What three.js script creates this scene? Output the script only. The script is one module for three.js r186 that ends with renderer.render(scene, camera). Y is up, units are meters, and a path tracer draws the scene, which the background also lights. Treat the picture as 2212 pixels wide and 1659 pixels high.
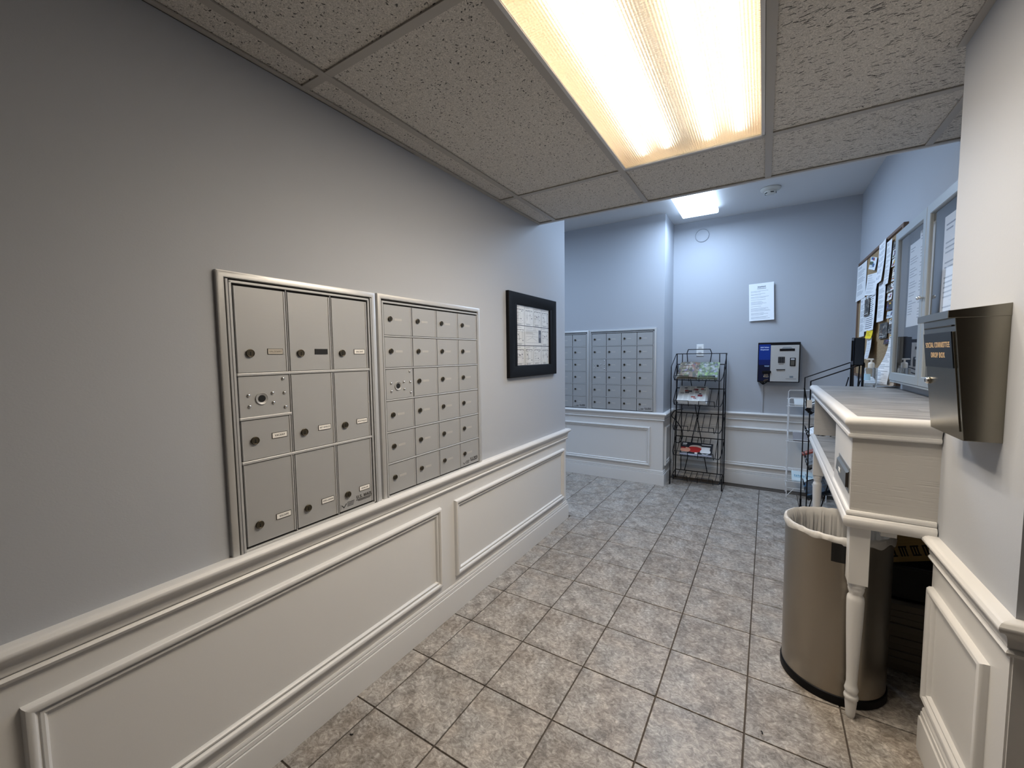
import * as THREE from 'three';
import { RoundedBoxGeometry } from 'three/addons/geometries/RoundedBoxGeometry.js';
import { mergeGeometries, toCreasedNormals } from 'three/addons/utils/BufferGeometryUtils.js';
import { RectAreaLightUniformsLib } from 'three/addons/lights/RectAreaLightUniformsLib.js';

// ---------------------------------------------------------------- camera, lights, exposure
const scene = new THREE.Scene();
scene.background = new THREE.Color(0x000000);
const renderer = new THREE.WebGLRenderer({ antialias: true });
renderer.toneMapping = THREE.LinearToneMapping;
renderer.toneMappingExposure = 1.0;
renderer.shadowMap.enabled = true;
const camera = new THREE.PerspectiveCamera(86.245, 2212 / 1659, 0.02, 60);
camera.position.set(1.385, 1.366, 0);
camera.rotation.set(THREE.MathUtils.degToRad(-3.977), THREE.MathUtils.degToRad(31.524), THREE.MathUtils.degToRad(-0.728), 'YXZ');
scene.add(camera);
RectAreaLightUniformsLib.init();
const FRONT_LIGHT = { color: [1.0, 0.875, 0.72], power: 7.6, lobe: 0.95 };
const BACK_LIGHT = { color: [0.56, 0.74, 1.0], power: 25.0 };

const CEIL = 2.288, BACKCEIL = 2.755, SOFFIT = -2.64;
const PI = Math.PI;

// ---------------------------------------------------------------- helpers
function rng(seed) { let a = seed >>> 0; return () => { a = (a + 0x6D2B79F5) | 0; let t = Math.imul(a ^ (a >>> 15), 1 | a); t = (t + Math.imul(t ^ (t >>> 7), 61 | t)) ^ t; return ((t ^ (t >>> 14)) >>> 0) / 4294967296; }; }
const used = new Map();
function numbered(name) { const n = used.get(name) || 0; used.set(name, n + 1); return n ? name + '_' + String(n).padStart(3, '0') : name; }
function finish(o) { o.castShadow = true; o.receiveShadow = true; return o; }
function flat(g) { const q = g.index ? g.toNonIndexed() : g; for (const k of Object.keys(q.attributes)) if (!['position', 'normal', 'uv'].includes(k)) q.deleteAttribute(k); if (!q.attributes.uv) q.setAttribute('uv', new THREE.BufferAttribute(new Float32Array(q.attributes.position.count * 2), 2)); return q; }
function join(gs) { const a = (Array.isArray(gs) ? gs : [gs]).map(flat); return a.length === 1 ? a[0] : mergeGeometries(a); }
function obj(name, gs, m, parent = scene) { const o = finish(new THREE.Mesh(Array.isArray(gs) ? join(gs) : gs, m)); o.name = parent === scene ? numbered(name) : name; parent.add(o); return o; }
function tag(o, label, category, group) { o.userData.label = label; o.userData.category = category; if (group) o.userData.group = group; return o; }
function thing(name, label, category, [x, y, z] = [0, 0, 0], turn = 0, group) { const o = new THREE.Group(); o.name = numbered(name); o.position.set(x, y, z); o.rotation.y = turn; scene.add(o); return tag(o, label, category, group); }
function struct(name, gs, m) { const o = obj(name, gs, m); o.userData.kind = 'structure'; return o; }
const V = (x, y, z) => new THREE.Vector3(x, y, z);
// box from min corner to max corner, uv in metres
function bx(x0, x1, y0, y1, z0, z1) { const g = new THREE.BoxGeometry(x1 - x0, y1 - y0, z1 - z0); g.translate((x0 + x1) / 2, (y0 + y1) / 2, (z0 + z1) / 2); return metre(g); }
function rbx(x0, x1, y0, y1, z0, z1, r = 0.002, seg = 2) { const g = new RoundedBoxGeometry(x1 - x0, y1 - y0, z1 - z0, seg, r); g.translate((x0 + x1) / 2, (y0 + y1) / 2, (z0 + z1) / 2); return g; }
function metre(g, k = 1) { // planar uv by dominant normal
  g = g.index ? g.toNonIndexed() : g; const p = g.attributes.position, n = g.attributes.normal, uv = new Float32Array(p.count * 2);
  for (let i = 0; i < p.count; i++) { const ax = Math.abs(n.getX(i)), ay = Math.abs(n.getY(i)), az = Math.abs(n.getZ(i)); let u, v;
    if (ay >= ax && ay >= az) { u = p.getX(i); v = p.getZ(i); } else if (ax >= az) { u = p.getZ(i); v = p.getY(i); } else { u = p.getX(i); v = p.getY(i); }
    uv[2 * i] = u * k; uv[2 * i + 1] = v * k; }
  g.setAttribute('uv', new THREE.BufferAttribute(uv, 2)); return g; }
// front-facing uv 0..1 over a rectangle for things seen along local +z
function faceUV(g, x0, x1, y0, y1) { g = g.index ? g.toNonIndexed() : g; const p = g.attributes.position, uv = new Float32Array(p.count * 2); for (let i = 0; i < p.count; i++) { uv[2 * i] = (p.getX(i) - x0) / (x1 - x0); uv[2 * i + 1] = (p.getY(i) - y0) / (y1 - y0); } g.setAttribute('uv', new THREE.BufferAttribute(uv, 2)); return g; }
function cyl(r, h, x, y, z, axis = 'y', seg = 20, r2) { const g = new THREE.CylinderGeometry(r2 ?? r, r, h, seg); if (axis === 'z') g.rotateX(PI / 2); if (axis === 'x') g.rotateZ(PI / 2); g.translate(x, y, z); return g; }
function rod(a, b, r = 0.003, seg = 8) { const d = b.clone().sub(a), g = new THREE.CylinderGeometry(r, r, d.length(), seg, 1); g.applyQuaternion(new THREE.Quaternion().setFromUnitVectors(V(0, 1, 0), d.clone().normalize())); g.translate((a.x + b.x) / 2, (a.y + b.y) / 2, (a.z + b.z) / 2); return g; }
function tube(pts, r = 0.003, seg = 40, closed = false, tension = 0.5) { return new THREE.TubeGeometry(new THREE.CatmullRomCurve3(pts, closed, 'catmullrom', tension), seg, r, 8, closed); }
function wire(pts, r = 0.003) { const gs = []; for (let i = 0; i < pts.length - 1; i++) gs.push(rod(pts[i], pts[i + 1], r)); for (let i = 1; i < pts.length - 1; i++) { const s = new THREE.SphereGeometry(r, 8, 6); s.translate(pts[i].x, pts[i].y, pts[i].z); gs.push(s); } return join(gs); }
function quads(rows, closedRows = false) { // rows of points -> faceted surface, uv along rows in metres
  const pos = [], uv = []; const R = rows.length, C = rows[0].length;
  for (let i = 0; i < R - 1 + (closedRows ? 1 : 0); i++) for (let j = 0; j < C - 1; j++) { const a = rows[i][j], b = rows[(i + 1) % R][j], c = rows[(i + 1) % R][j + 1], d = rows[i][j + 1];
    for (const p of [a, b, c, a, c, d]) { pos.push(...p); uv.push(p[0] + p[2], p[1]); } }
  const g = new THREE.BufferGeometry(); g.setAttribute('position', new THREE.Float32BufferAttribute(pos, 3)); g.setAttribute('uv', new THREE.Float32BufferAttribute(uv, 2)); g.computeVertexNormals(); return g; }
// straight moulding along +x from 0 to L; profile [out, up]; mitres shift the ends with the outward distance
function sweep(profile, L, ms = 0, me = 0) { const A = profile.map(([u, v]) => [0 - ms * u, v, u]), B = profile.map(([u, v]) => [L + me * u, v, u]); const body = quads([B, A]); const caps = [];
  const sh = new THREE.Shape(profile.map(([u, v]) => new THREE.Vector2(u, v))); for (const [x, s] of [[0, -1], [L, 1]]) { const g = new THREE.ShapeGeometry(sh).toNonIndexed(); const p = g.attributes.position; for (let i = 0; i < p.count; i++) { const u = p.getX(i), v = p.getY(i); p.setXYZ(i, x + (s < 0 ? -ms * u : me * u), v, u); } g.computeVertexNormals(); caps.push(g); } return join([toCreasedNormals(body, 0.75), ...caps]); }
// rectangular picture-frame moulding lying on z=0, profile [inset, out]
function frameRing(x0, x1, y0, y1, profile) { const rows = profile.map(([a, h]) => [[x0 + a, y0 + a, h], [x1 - a, y0 + a, h], [x1 - a, y1 - a, h], [x0 + a, y1 - a, h], [x0 + a, y0 + a, h]]); return toCreasedNormals(quads(rows.reverse()), 0.75); }
function lathe(pts, seg = 40) { return new THREE.LatheGeometry(pts.map(([r, y]) => new THREE.Vector2(r, y)), seg); }

// ---------------------------------------------------------------- textures
function makeNoise(seed, N) { const r = rng(seed), t = new Float32Array(N * N); for (let i = 0; i < N * N; i++) t[i] = r(); return (x, y) => { x = ((x % N) + N) % N; y = ((y % N) + N) % N; const xi = x | 0, yi = y | 0, fx = x - xi, fy = y - yi, sx = fx * fx * (3 - 2 * fx), sy = fy * fy * (3 - 2 * fy), x1 = (xi + 1) % N, y1 = (yi + 1) % N; return (t[yi * N + xi] * (1 - sx) + t[yi * N + x1] * sx) * (1 - sy) + (t[y1 * N + xi] * (1 - sx) + t[y1 * N + x1] * sx) * sy; }; }
function dataTex(w, h, fn, color = true) { const d = new Uint8Array(w * h * 4); for (let y = 0; y < h; y++) for (let x = 0; x < w; x++) { const c = fn(x / w, y / h, x, y); const i = (y * w + x) * 4; d[i] = Math.max(0, Math.min(255, c[0])); d[i + 1] = Math.max(0, Math.min(255, c[1])); d[i + 2] = Math.max(0, Math.min(255, c[2])); d[i + 3] = 255; } const t = new THREE.DataTexture(d, w, h); t.wrapS = t.wrapT = THREE.RepeatWrapping; t.magFilter = THREE.LinearFilter; t.minFilter = THREE.LinearMipmapLinearFilter; t.generateMipmaps = true; if (color) t.colorSpace = THREE.SRGBColorSpace; t.needsUpdate = true; return t; }
function canvasTex(w, h, draw) { const c = document.createElement('canvas'); c.width = w; c.height = h; const g = c.getContext('2d'); draw(g, w, h); const t = new THREE.CanvasTexture(c); t.colorSpace = THREE.SRGBColorSpace; t.anisotropy = 8; return t; }
const lin = (r, g, b) => new THREE.Color().setRGB(r, g, b);
function std(color, roughness = 0.6, extra = {}) { return new THREE.MeshStandardMaterial({ color, roughness, ...extra }); }
function phys(o) { return new THREE.MeshPhysicalMaterial(o); }

const paintBump = (() => { const a = makeNoise(11, 64), b = makeNoise(12, 128); return dataTex(256, 256, (u, v) => { const n = 255 * (0.55 * a(u * 64, v * 64) + 0.45 * b(u * 128, v * 128)); return [n, n, n]; }, false); })();
paintBump.repeat.set(5, 5);
const brushBump = (() => { const a = makeNoise(21, 256), b = makeNoise(22, 8); return dataTex(256, 256, (u, v) => { const n = 255 * (0.75 * a(u * 6, v * 256) + 0.25 * b(u * 8, v * 8)); return [n, n, n]; }, false); })();
const M = {};
M.wall = std(lin(0.435, 0.455, 0.49), 0.62, { bumpMap: paintBump, bumpScale: 0.00010 });
M.white = std(lin(0.69, 0.685, 0.675), 0.38, { bumpMap: paintBump, bumpScale: 0.00006 });
M.ceilPaint = std(lin(0.66, 0.67, 0.68), 0.8, { bumpMap: paintBump, bumpScale: 0.0005 });
M.grout = std(lin(0.075, 0.06, 0.048), 0.9);
M.tee = std(lin(0.42, 0.395, 0.36), 0.5);
M.black = phys({ color: lin(0.005, 0.005, 0.006), roughness: 0.5, specularIntensity: 0.3 });
M.blackGloss = std(lin(0.008, 0.008, 0.010), 0.22);
M.wire = phys({ color: lin(0.006, 0.006, 0.008), roughness: 0.4, specularIntensity: 0.5 });
M.whiteWire = std(lin(0.72, 0.73, 0.74), 0.4);
M.alu = std(lin(0.45, 0.452, 0.45), 0.44, { metalness: 0.35, bumpMap: brushBump, bumpScale: 0.00008 });
M.aluBright = std(lin(0.56, 0.56, 0.555), 0.36, { metalness: 0.4 });
M.recess = std(lin(0.03, 0.028, 0.027), 0.8);
M.bronze = std(lin(0.10, 0.085, 0.06), 0.32, { metalness: 0.85 });
M.chrome = std(lin(0.75, 0.74, 0.72), 0.16, { metalness: 1 });
M.hole = std(lin(0.004, 0.004, 0.004), 0.7);
M.steel = std(lin(0.36, 0.325, 0.275), 0.32, { metalness: 1, bumpMap: brushBump, bumpScale: 0.00004 });
M.boxSteel = std(lin(0.27, 0.25, 0.205), 0.27, { metalness: 1 });
M.paper = std(lin(0.78, 0.78, 0.77), 0.75, { side: THREE.DoubleSide });
M.glass = phys({ color: 0xffffff, roughness: 0.0, transmission: 1, thickness: 0, ior: 1.5 });

// ---------------------------------------------------------------- floor
const GA = -0.00685, GO = [0.1233, -1.0007], TP = 0.308;
function tileVariant(seed, tint) { const n1 = makeNoise(seed, 8), n2 = makeNoise(seed + 1, 32), n3 = makeNoise(seed + 2, 96), w1 = makeNoise(seed + 3, 16), w2 = makeNoise(seed + 4, 16), n4 = makeNoise(seed + 5, 200);
  return dataTex(384, 384, (u, v) => { const wx = (w1(u * 16, v * 16) - 0.5) * 0.05, wy = (w2(u * 16 + 5, v * 16 + 3) - 0.5) * 0.05; const a = u + wx, b = v + wy;
    const patch = n1(a * 5, b * 5) * 0.6 + n1(a * 8 + 3, b * 8 + 1) * 0.4; const mid = n2(a * 22, b * 32) * 0.6 + n2(a * 32 + 9, b * 20 + 2) * 0.4; const st = n3(a * 60, b * 90) * 0.5 + n3(a * 34 + 5, b * 52) * 0.5; const vein = 1 - Math.abs(n3(a * 40, b * 60) * 2 - 1); const fine = n4(u * 200, v * 200);
    let L = 0.48 + 0.52 * (patch - 0.5) + 0.50 * (mid - 0.5) + 0.52 * (st - 0.5) + 0.22 * (Math.pow(vein, 5) - 0.2) + 0.18 * (fine - 0.5);
    L = Math.max(0, Math.min(1, L)); const brown = Math.max(0, Math.min(1, 0.5 + 1.5 * (n1(a * 4 + 2, b * 4 + 6) - 0.5)));
    const lo = [97 + tint, 93, 88 - tint], hi = [205, 201, 196]; const k = 1 - 0.05 * brown; return [lo[0] + (hi[0] - lo[0]) * L, (lo[1] + (hi[1] - lo[1]) * L) * (1 - 0.025 * brown), (lo[2] + (hi[2] - lo[2]) * L) * k]; }); }
const tileMats = [[101, 2], [202, 1], [303, 2], [404, 1], [505, 2]].map(([s, t]) => { const map = tileVariant(s, t); return std(0xffffff, 0.44, { map, bumpMap: map, bumpScale: 0.0006 }); });
const floor = struct('floor', [bx(-1.9, 3.5, -0.1, -0.004, -4.92, 2.3)], M.grout);
{
  const c = Math.cos(GA), s = Math.sin(GA), G = 0.0026, r = rng(5); const shared = new Map();
  const regions = (x, z) => (x > -1.8 && x < 3.4 && z < 2.2 && z > -1.35 && x > 0) || (x > 0 && x < 2.1 && z <= -1.35 && z > -4.82) || (x > -1.8 && x <= 0 && z < -2.4 && z > -4.6);
  for (let i = -7; i < 11; i++) for (let j = -11; j < 13; j++) {
    let x0 = i * TP + G, x1 = (i + 1) * TP - G, z0 = -(j + 1) * TP + G, z1 = -j * TP - G; const toW = (x, z) => [GO[0] + c * x + s * z, GO[1] - s * x + c * z];
    const [wx, wz] = toW((x0 + x1) / 2, (z0 + z1) / 2); if (!regions(wx, wz) && !(i === -1 && wz > -3.1 && wz < 2.2)) continue; if (i === -1 && wz > -3.09) { x0 = -0.118 ; }
    if (wx > 1.6 && wx < 2.3 && wz < -1.35) x1 = Math.min(x1, 2.1 - GO[0]); if (x1 - x0 < 0.02) continue; if (wx > 2.1 && wz < -1.35) continue; if (wz < -4.66) z0 = Math.max(z0, -4.83 - GO[1]); if (z1 - z0 < 0.02) continue;
    const key = [(x1 - x0).toFixed(4), (z1 - z0).toFixed(4)].join(); if (!shared.has(key)) { const w = x1 - x0, d = z1 - z0; let g = new RoundedBoxGeometry(w, 0.008, d, 1, 0.0018); const p = g.attributes.position, uv = new Float32Array(p.count * 2); for (let k = 0; k < p.count; k++) { uv[2 * k] = (p.getX(k) + w / 2) / 0.305; uv[2 * k + 1] = (p.getZ(k) + d / 2) / 0.305; } g.setAttribute('uv', new THREE.BufferAttribute(uv, 2)); shared.set(key, g); }
    const m = finish(new THREE.Mesh(shared.get(key), tileMats[(r() * 5) | 0])); m.name = 'floor_tile'; const [cx, cz] = toW((x0 + x1) / 2, (z0 + z1) / 2); m.position.set(cx, -0.004 + (r() - 0.5) * 0.0008, cz); m.rotation.y = GA; floor.add(m);
  }
}

// ---------------------------------------------------------------- walls
const CHAIR = [[0, 0], [0.024, 0], [0.033, -0.003], [0.038, -0.010], [0.038, -0.018], [0.034, -0.025], [0.025, -0.029], [0.019, -0.036], [0.016, -0.046], [0.015, -0.064], [0.0105, -0.0655], [0.0105, -0.068], [0.015, -0.070], [0.018, -0.076], [0.015, -0.083], [0.008, -0.088], [0, -0.088]];
const BASE = [[0, 0.152], [0.006, 0.152], [0.010, 0.146], [0.010, 0.139], [0.0065, 0.138], [0.0065, 0.1365], [0.013, 0.135], [0.014, 0.122], [0.010, 0.121], [0.010, 0.119], [0.018, 0.117], [0.019, 0.108], [0.019, 0], [0, 0]];
const PANEL = [[0, 0], [0.001, 0.010], [0.005, 0.017], [0.012, 0.0195], [0.018, 0.017], [0.022, 0.010], [0.0235, 0.0065], [0.026, 0.0065], [0.0275, 0.010], [0.033, 0.0105], [0.037, 0.006], [0.039, 0]];
const RAILTOP = 0.757;
// trims of one wall face: group placed at the face's left end (seen from the room) and turned to it
function dress(wall, [x, z], turn, L, panels, ends = [0, 0], parts = ['wainscot', 'chair_rail', 'baseboard']) {
  const add = (name, g) => { const o = obj(name, g, M.white, wall); o.position.set(x, 0, z); o.rotation.y = turn; return o; };
  if (parts.includes('wainscot')) add('wainscot', bx(0, L, 0.001, RAILTOP - 0.02, 0, 0.004));
  const rail = sweep(CHAIR, L, ends[0], ends[1]); rail.translate(0, RAILTOP, 0); if (parts.includes('chair_rail')) add('chair_rail', rail);
  if (parts.includes('baseboard')) add('baseboard', sweep(BASE, L, ends[0], ends[1]));
  for (const [a, b, y0 = 0.192, y1 = 0.604] of panels) { const g = frameRing(a, b, y0, y1, PANEL); g.translate(0, 0, 0.004); add('panel_moulding', g); }
}
const H = BACKCEIL + 0.09;
const wallLeft = struct('wall_left', [bx(-0.12, 0, 0, H, -3.09, 2.2)], M.wall);
dress(wallLeft, [0, 2.2], PI / 2, 5.29, [[0.2, 0.88], [0.98, 2.245], [2.355, 3.735], [3.845, 5.235]], [0, 1]);
dress(wallLeft, [0, -3.09], PI, 0.12, [], [1, 0]);
const wallBackLeft = struct('wall_back_left', [bx(-1.8, 0.52, 0, H, -4.92, -4.37)], M.wall);
dress(wallBackLeft, [-1.8, -4.37], 0, 2.32, [[0.15, 1.1], [1.2, 2.195]], [0, 1]);
dress(wallBackLeft, [0.52, -4.37], PI / 2, 0.45, [[0.07, 0.39]], [1, -1]);
const wallBack = struct('wall_back', [bx(0.52, 2.2, 0, H, -4.92, -4.82)], M.wall);
dress(wallBack, [0.52, -4.82], 0, 1.58, [[0.09, 1.46]], [-1, -1]);
const wallAlcove = struct('wall_alcove', [bx(2.1, 2.2, 0, H, -4.82, -1.85)], M.wall);
dress(wallAlcove, [2.1, -4.82], -PI / 2, 2.97, [[0.1, 1.3], [1.4, 2.8]], [-1, 0]);
const wallRight = struct('wall_right', [bx(1.887, 3.5, 0, H, -1.85, -1.35)], M.wall);
dress(wallRight, [1.887, -1.85], -PI / 2, 0.5, [[0.012, 0.415, 0.19, 0.585]], [0, 1]);
dress(wallRight, [1.887, -1.35], 0, 1.51, [[0.045, 1.4, 0.19, 0.585]], [1, 0]);
struct('wall_side', [bx(3.4, 3.5, 0, H, -1.35, 2.2)], M.wall);
struct('wall_behind', [bx(-0.12, 3.5, 0, H, 2.2, 2.3)], M.wall);
{ const woodD = std(lin(0.085, 0.045, 0.02), 0.5), d = struct('door_1', [bx(0.35, 3.2, 0, 2.12, 2.165, 2.2)], woodD); for (const [a, b] of [[0.45, 1.02], [1.12, 1.70], [1.85, 2.42], [2.52, 3.1]]) for (const [c, e] of [[0.2, 0.95], [1.05, 2.0]]) { const g = frameRing(a, b, c, e, PANEL); const o = obj('door_panel', g, woodD, d); o.rotation.y = PI; o.position.set(3.55, 0, 2.165); } }
struct('wall_passage', [bx(-1.9, -1.8, 0, H, -4.92, -1.5)], M.wall);
struct('wall_passage_end', [bx(-1.8, -0.12, 0, H, -1.6, -1.5)], M.wall);

// ---------------------------------------------------------------- ceilings
function acoustic(seed, fissured) { const S = 640; const alb = new Float32Array(S * S).fill(1), r = rng(seed); const put = (x, y, rad, k) => { for (let yy = Math.floor(y - rad); yy <= y + rad; yy++) for (let xx = Math.floor(x - rad); xx <= x + rad; xx++) { const d = Math.hypot(xx - x, yy - y); if (d <= rad) { const i = ((yy + S) % S) * S + ((xx + S) % S); alb[i] = Math.min(alb[i], k); } } };
  if (fissured) { for (let n = 0; n < 800; n++) { let x = r() * S, y = r() * S, a = (r() - 0.5) * 0.7, L = 4 + r() * r() * 30; const k = 0.30 + r() * 0.3, w = 0.7 + r() * 0.9; for (let s = 0; s < L; s += 0.8) { put(x, y, w, k); x += Math.cos(a) * 0.8; y += Math.sin(a) * 0.8; a += (r() - 0.5) * 0.35; } } for (let n = 0; n < 700; n++) put(r() * S, r() * S, 0.6 + r() * 1.1, 0.35 + r() * 0.3); }
  else { for (let n = 0; n < 3000; n++) { const q = r(); let x = r() * S, y = r() * S; const a = r() * 6.28, L = q > 0.8 ? 2 + r() * 4 : 1, w = q > 0.93 ? 1.9 : 0.7 + r() * 0.8; for (let s = 0; s < L; s++) { put(x, y, w, 0.34 + r() * 0.4); x += Math.cos(a) * 1.4; y += Math.sin(a) * 1.4; } } }
  const n = makeNoise(seed + 9, 256), m = makeNoise(seed + 8, 320); const f = (u, v, x, y) => alb[y * S + x] * (0.80 + 0.34 * (n(u * 256, v * 256) * 0.5 + m(u * 320, v * 320) * 0.5));
  const map = dataTex(S, S, (u, v, x, y) => { const k = f(u, v, x, y); return [218 * k, 213 * k, 205 * k]; }); const bump = dataTex(S, S, (u, v, x, y) => { const k = 235 * f(u, v, x, y); return [k, k, k]; }, false); return std(lin(0.92, 0.92, 0.92), 0.95, { map, bumpMap: bump, bumpScale: 0.0006 }); }
const tileA = acoustic(31, false), tileB = acoustic(47, true);
const ceiling = struct('ceiling', [bx(-0.12, 3.5, CEIL + 0.10, CEIL + 0.16, SOFFIT, 2.3)], M.ceilPaint);
{
  const xs = [0, 0.132, 0.749, 1.381, 1.996, 2.606, 3.216, 3.4], zs = [-2.632, -2.13, -0.893, 0.344, 1.564, 2.2];
  const T = 0.0138;
  for (let i = 0; i < xs.length - 1; i++) for (let j = 0; j < zs.length - 1; j++) {
    if (i === 2 && j === 1) continue; if (i === 2 && j === 3) { }
    const x0 = xs[i] + 0.004, x1 = xs[i + 1] - 0.004, z0 = zs[j] + 0.004, z1 = zs[j + 1] - 0.004; if (j === 0 && x0 > 2.1) continue; let xe = x1; if (j === 0) xe = Math.min(x1, 2.098);
    const rot = (i + j) % 2, g = new THREE.BoxGeometry(xe - x0, 0.014, z1 - z0).toNonIndexed(); const p = g.attributes.position, uv = g.attributes.uv; for (let k = 0; k < p.count; k++) { const a = (p.getX(k) + x0 * 1.7 + i * 0.21) / 0.61, b = (p.getZ(k) + j * 0.37) / 0.61; uv.setXY(k, a, b); }
    const o = obj('ceiling_tile', g, i >= 3 ? tileB : tileA, ceiling); o.position.set((x0 + xe) / 2, CEIL + 0.0135, (z0 + z1) / 2);
  }
  const tee = (g) => obj('ceiling_tee', g, M.tee, ceiling);
  for (const x of xs.slice(1, -1)) tee(bx(x - T, x + T, CEIL, CEIL + 0.0045, x > 2.1 ? -1.35 : -2.632, 2.2));
  for (const z of zs.slice(1, -1)) for (let i = 0; i < xs.length - 1; i++) { if (i === 0 || true) tee(bx(xs[i] + (i ? T : 0), xs[i + 1] - T, CEIL + 0.0004, CEIL + 0.0045, z - T, z + T)); }
  obj('wall_angle', [bx(0, 0.021, CEIL, CEIL + 0.004, -2.64, 2.2), bx(0, 0.003, CEIL, CEIL + 0.03, -2.64, 2.2)], M.tee, ceiling);
  obj('wall_angle', [bx(1.866, 1.887, CEIL, CEIL + 0.004, -1.85, -1.35), bx(1.866, 3.4, CEIL, CEIL + 0.004, -1.35, -1.33)], M.tee, ceiling);
  obj('edge_trim', [bx(0.0, 2.1, CEIL - 0.001, CEIL + 0.004, SOFFIT, SOFFIT + 0.018)], M.tee, ceiling);
}
struct('trim_1', [bx(0, 2.1, CEIL - 0.001, BACKCEIL, SOFFIT - 0.012, SOFFIT)], M.ceilPaint);
const ceilingBack = struct('ceiling_back', [bx(-1.9, 2.2, BACKCEIL, BACKCEIL + 0.09, -4.92, SOFFIT), bx(-1.9, -0.12, BACKCEIL, BACKCEIL + 0.09, SOFFIT, -1.5), bx(-0.12, 3.5, BACKCEIL, BACKCEIL + 0.09, SOFFIT, 2.3)], M.ceilPaint);

// ---------------------------------------------------------------- ceiling fixtures
{
  const x0 = 0.764, x1 = 1.366, z0 = -2.115, z1 = -0.908, y = CEIL;
  const t = thing('troffer_light', 'large recessed ceiling troffer with prismatic lens glowing over the aisle', 'ceiling light', [0, 0, 0]);
  const inner = std(lin(0.72, 0.58, 0.40), 0.7);
  obj('housing', [bx(x0, x1, y + 0.094, y + 0.098, z0, z1), bx(x0, x0 + 0.004, y + 0.006, y + 0.094, z0, z1), bx(x1 - 0.004, x1, y + 0.006, y + 0.094, z0, z1), bx(x0, x1, y + 0.006, y + 0.094, z0, z0 + 0.004), bx(x0, x1, y + 0.006, y + 0.094, z1 - 0.004, z1)], inner, t);
  const cx = (x0 + x1) / 2; obj('ballast_cover', [rbx(cx - 0.06, cx + 0.035, y + 0.055, y + 0.093, z0 + 0.01, z1 - 0.01, 0.008)], inner, t);
  const glow = std(0x000000, 0.5, { emissive: lin(1.0, 0.95, 0.86), emissiveIntensity: 10 });
  for (const [x, zz] of [[0.875, 0.06], [0.985, 0.075], [1.155, 0.05], [1.275, 0.055]]) { const tb = obj('fluorescent_tube', [cyl(0.014, z1 - z0 - 0.02 - zz, x, y + 0.05, (z0 + z1 + zz - 0.02) / 2, 'z', 16)], glow, t); }
  obj('door_frame', [bx(x0, x0 + 0.012, y - 0.003, y + 0.006, z0, z1), bx(x1 - 0.012, x1, y - 0.003, y + 0.006, z0, z1), bx(x0, x1, y - 0.003, y + 0.006, z0, z0 + 0.012), bx(x0, x1, y - 0.003, y + 0.006, z1 - 0.012, z1)], M.white, t);
  const prism = dataTex(64, 64, (u, v) => { const k = 255 * (0.5 + 0.25 * Math.cos(u * 2 * PI) + 0.25 * Math.cos(v * 2 * PI)); return [k, k, k]; }, false); prism.repeat.set(110, 110);
  obj('lens', [bx(x0 + 0.012, x1 - 0.012, y + 0.001, y + 0.004, z0 + 0.012, z1 - 0.012)], phys({ color: lin(1.0, 0.97, 0.90), roughness: 0.45, transmission: 1, thickness: 0.003, ior: 1.45, bumpMap: prism, bumpScale: 0.0012 }), t);
  const L = new THREE.RectAreaLight(lin(...FRONT_LIGHT.color), FRONT_LIGHT.power, x1 - x0 - 0.03, z1 - z0 - 0.03); L.position.set((x0 + x1) / 2, y - 0.005, (z0 + z1) / 2); L.rotation.x = -PI / 2; scene.add(L);
  for (const x of [0.93, 1.20]) for (const z of [-1.90, -1.51, -1.12]) { const s = new THREE.SpotLight(lin(...FRONT_LIGHT.color), FRONT_LIGHT.lobe, 0, 1.36, 1, 2); s.position.set(x, y - 0.03, z); s.target.position.set(x, 0, z); s.castShadow = true; s.shadow.radius = 1.2; scene.add(s, s.target); }
}
for (const [x0, z0, label, power] of [[0.665, -4.455, 'bright white box light on the raised ceiling beyond the soffit', 1], [-1.15, -3.55, 'matching box light on the raised ceiling of the passage behind the front wall', 0.7]]) {
  const x1 = x0 + 0.32, z1 = z0 + 1.215, y = 2.695;
  const t = thing('wraparound_light', label, 'ceiling light', [0, 0, 0]);
  obj('mounting_pan', [bx(x0 + 0.03, x1 - 0.03, BACKCEIL - 0.018, BACKCEIL, z0 + 0.02, z1 - 0.02)], M.white, t);
  obj('diffuser', [rbx(x0, x1, y, BACKCEIL - 0.016, z0, z1, 0.012, 3)], std(lin(0.85, 0.87, 0.9), 0.4, { emissive: lin(...BACK_LIGHT.color), emissiveIntensity: 5 * power }), t);
  const L = new THREE.RectAreaLight(lin(...BACK_LIGHT.color), BACK_LIGHT.power * power, x1 - x0 - 0.02, z1 - z0 - 0.02); L.position.set((x0 + x1) / 2, y - 0.004, (z0 + z1) / 2); L.rotation.x = -PI / 2; scene.add(L);
}
{
  const t = thing('smoke_detector', 'round off-white smoke detector on the raised ceiling', 'smoke detector', [1.40, BACKCEIL, -4.22]);
  obj('base', lathe([[0.0, 0], [0.076, 0], [0.076, -0.006], [0.072, -0.014], [0.060, -0.022], [0.05, -0.026], [0, -0.026]].reverse(), 36), std(lin(0.6, 0.6, 0.56), 0.5), t);
  obj('sensor_head', lathe([[0.046, -0.025], [0.044, -0.034], [0.036, -0.046], [0.024, -0.050], [0, -0.050]].reverse(), 30), std(lin(0.62, 0.62, 0.58), 0.45), t);
  for (let k = 0; k < 5; k++) { const g = new THREE.BoxGeometry(0.024, 0.006, 0.004); g.translate(0, -0.041, 0.0405); g.rotateY(k * 2 * PI / 5 + 0.3); obj('vent_slot', g, M.hole, t); }
}

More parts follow.
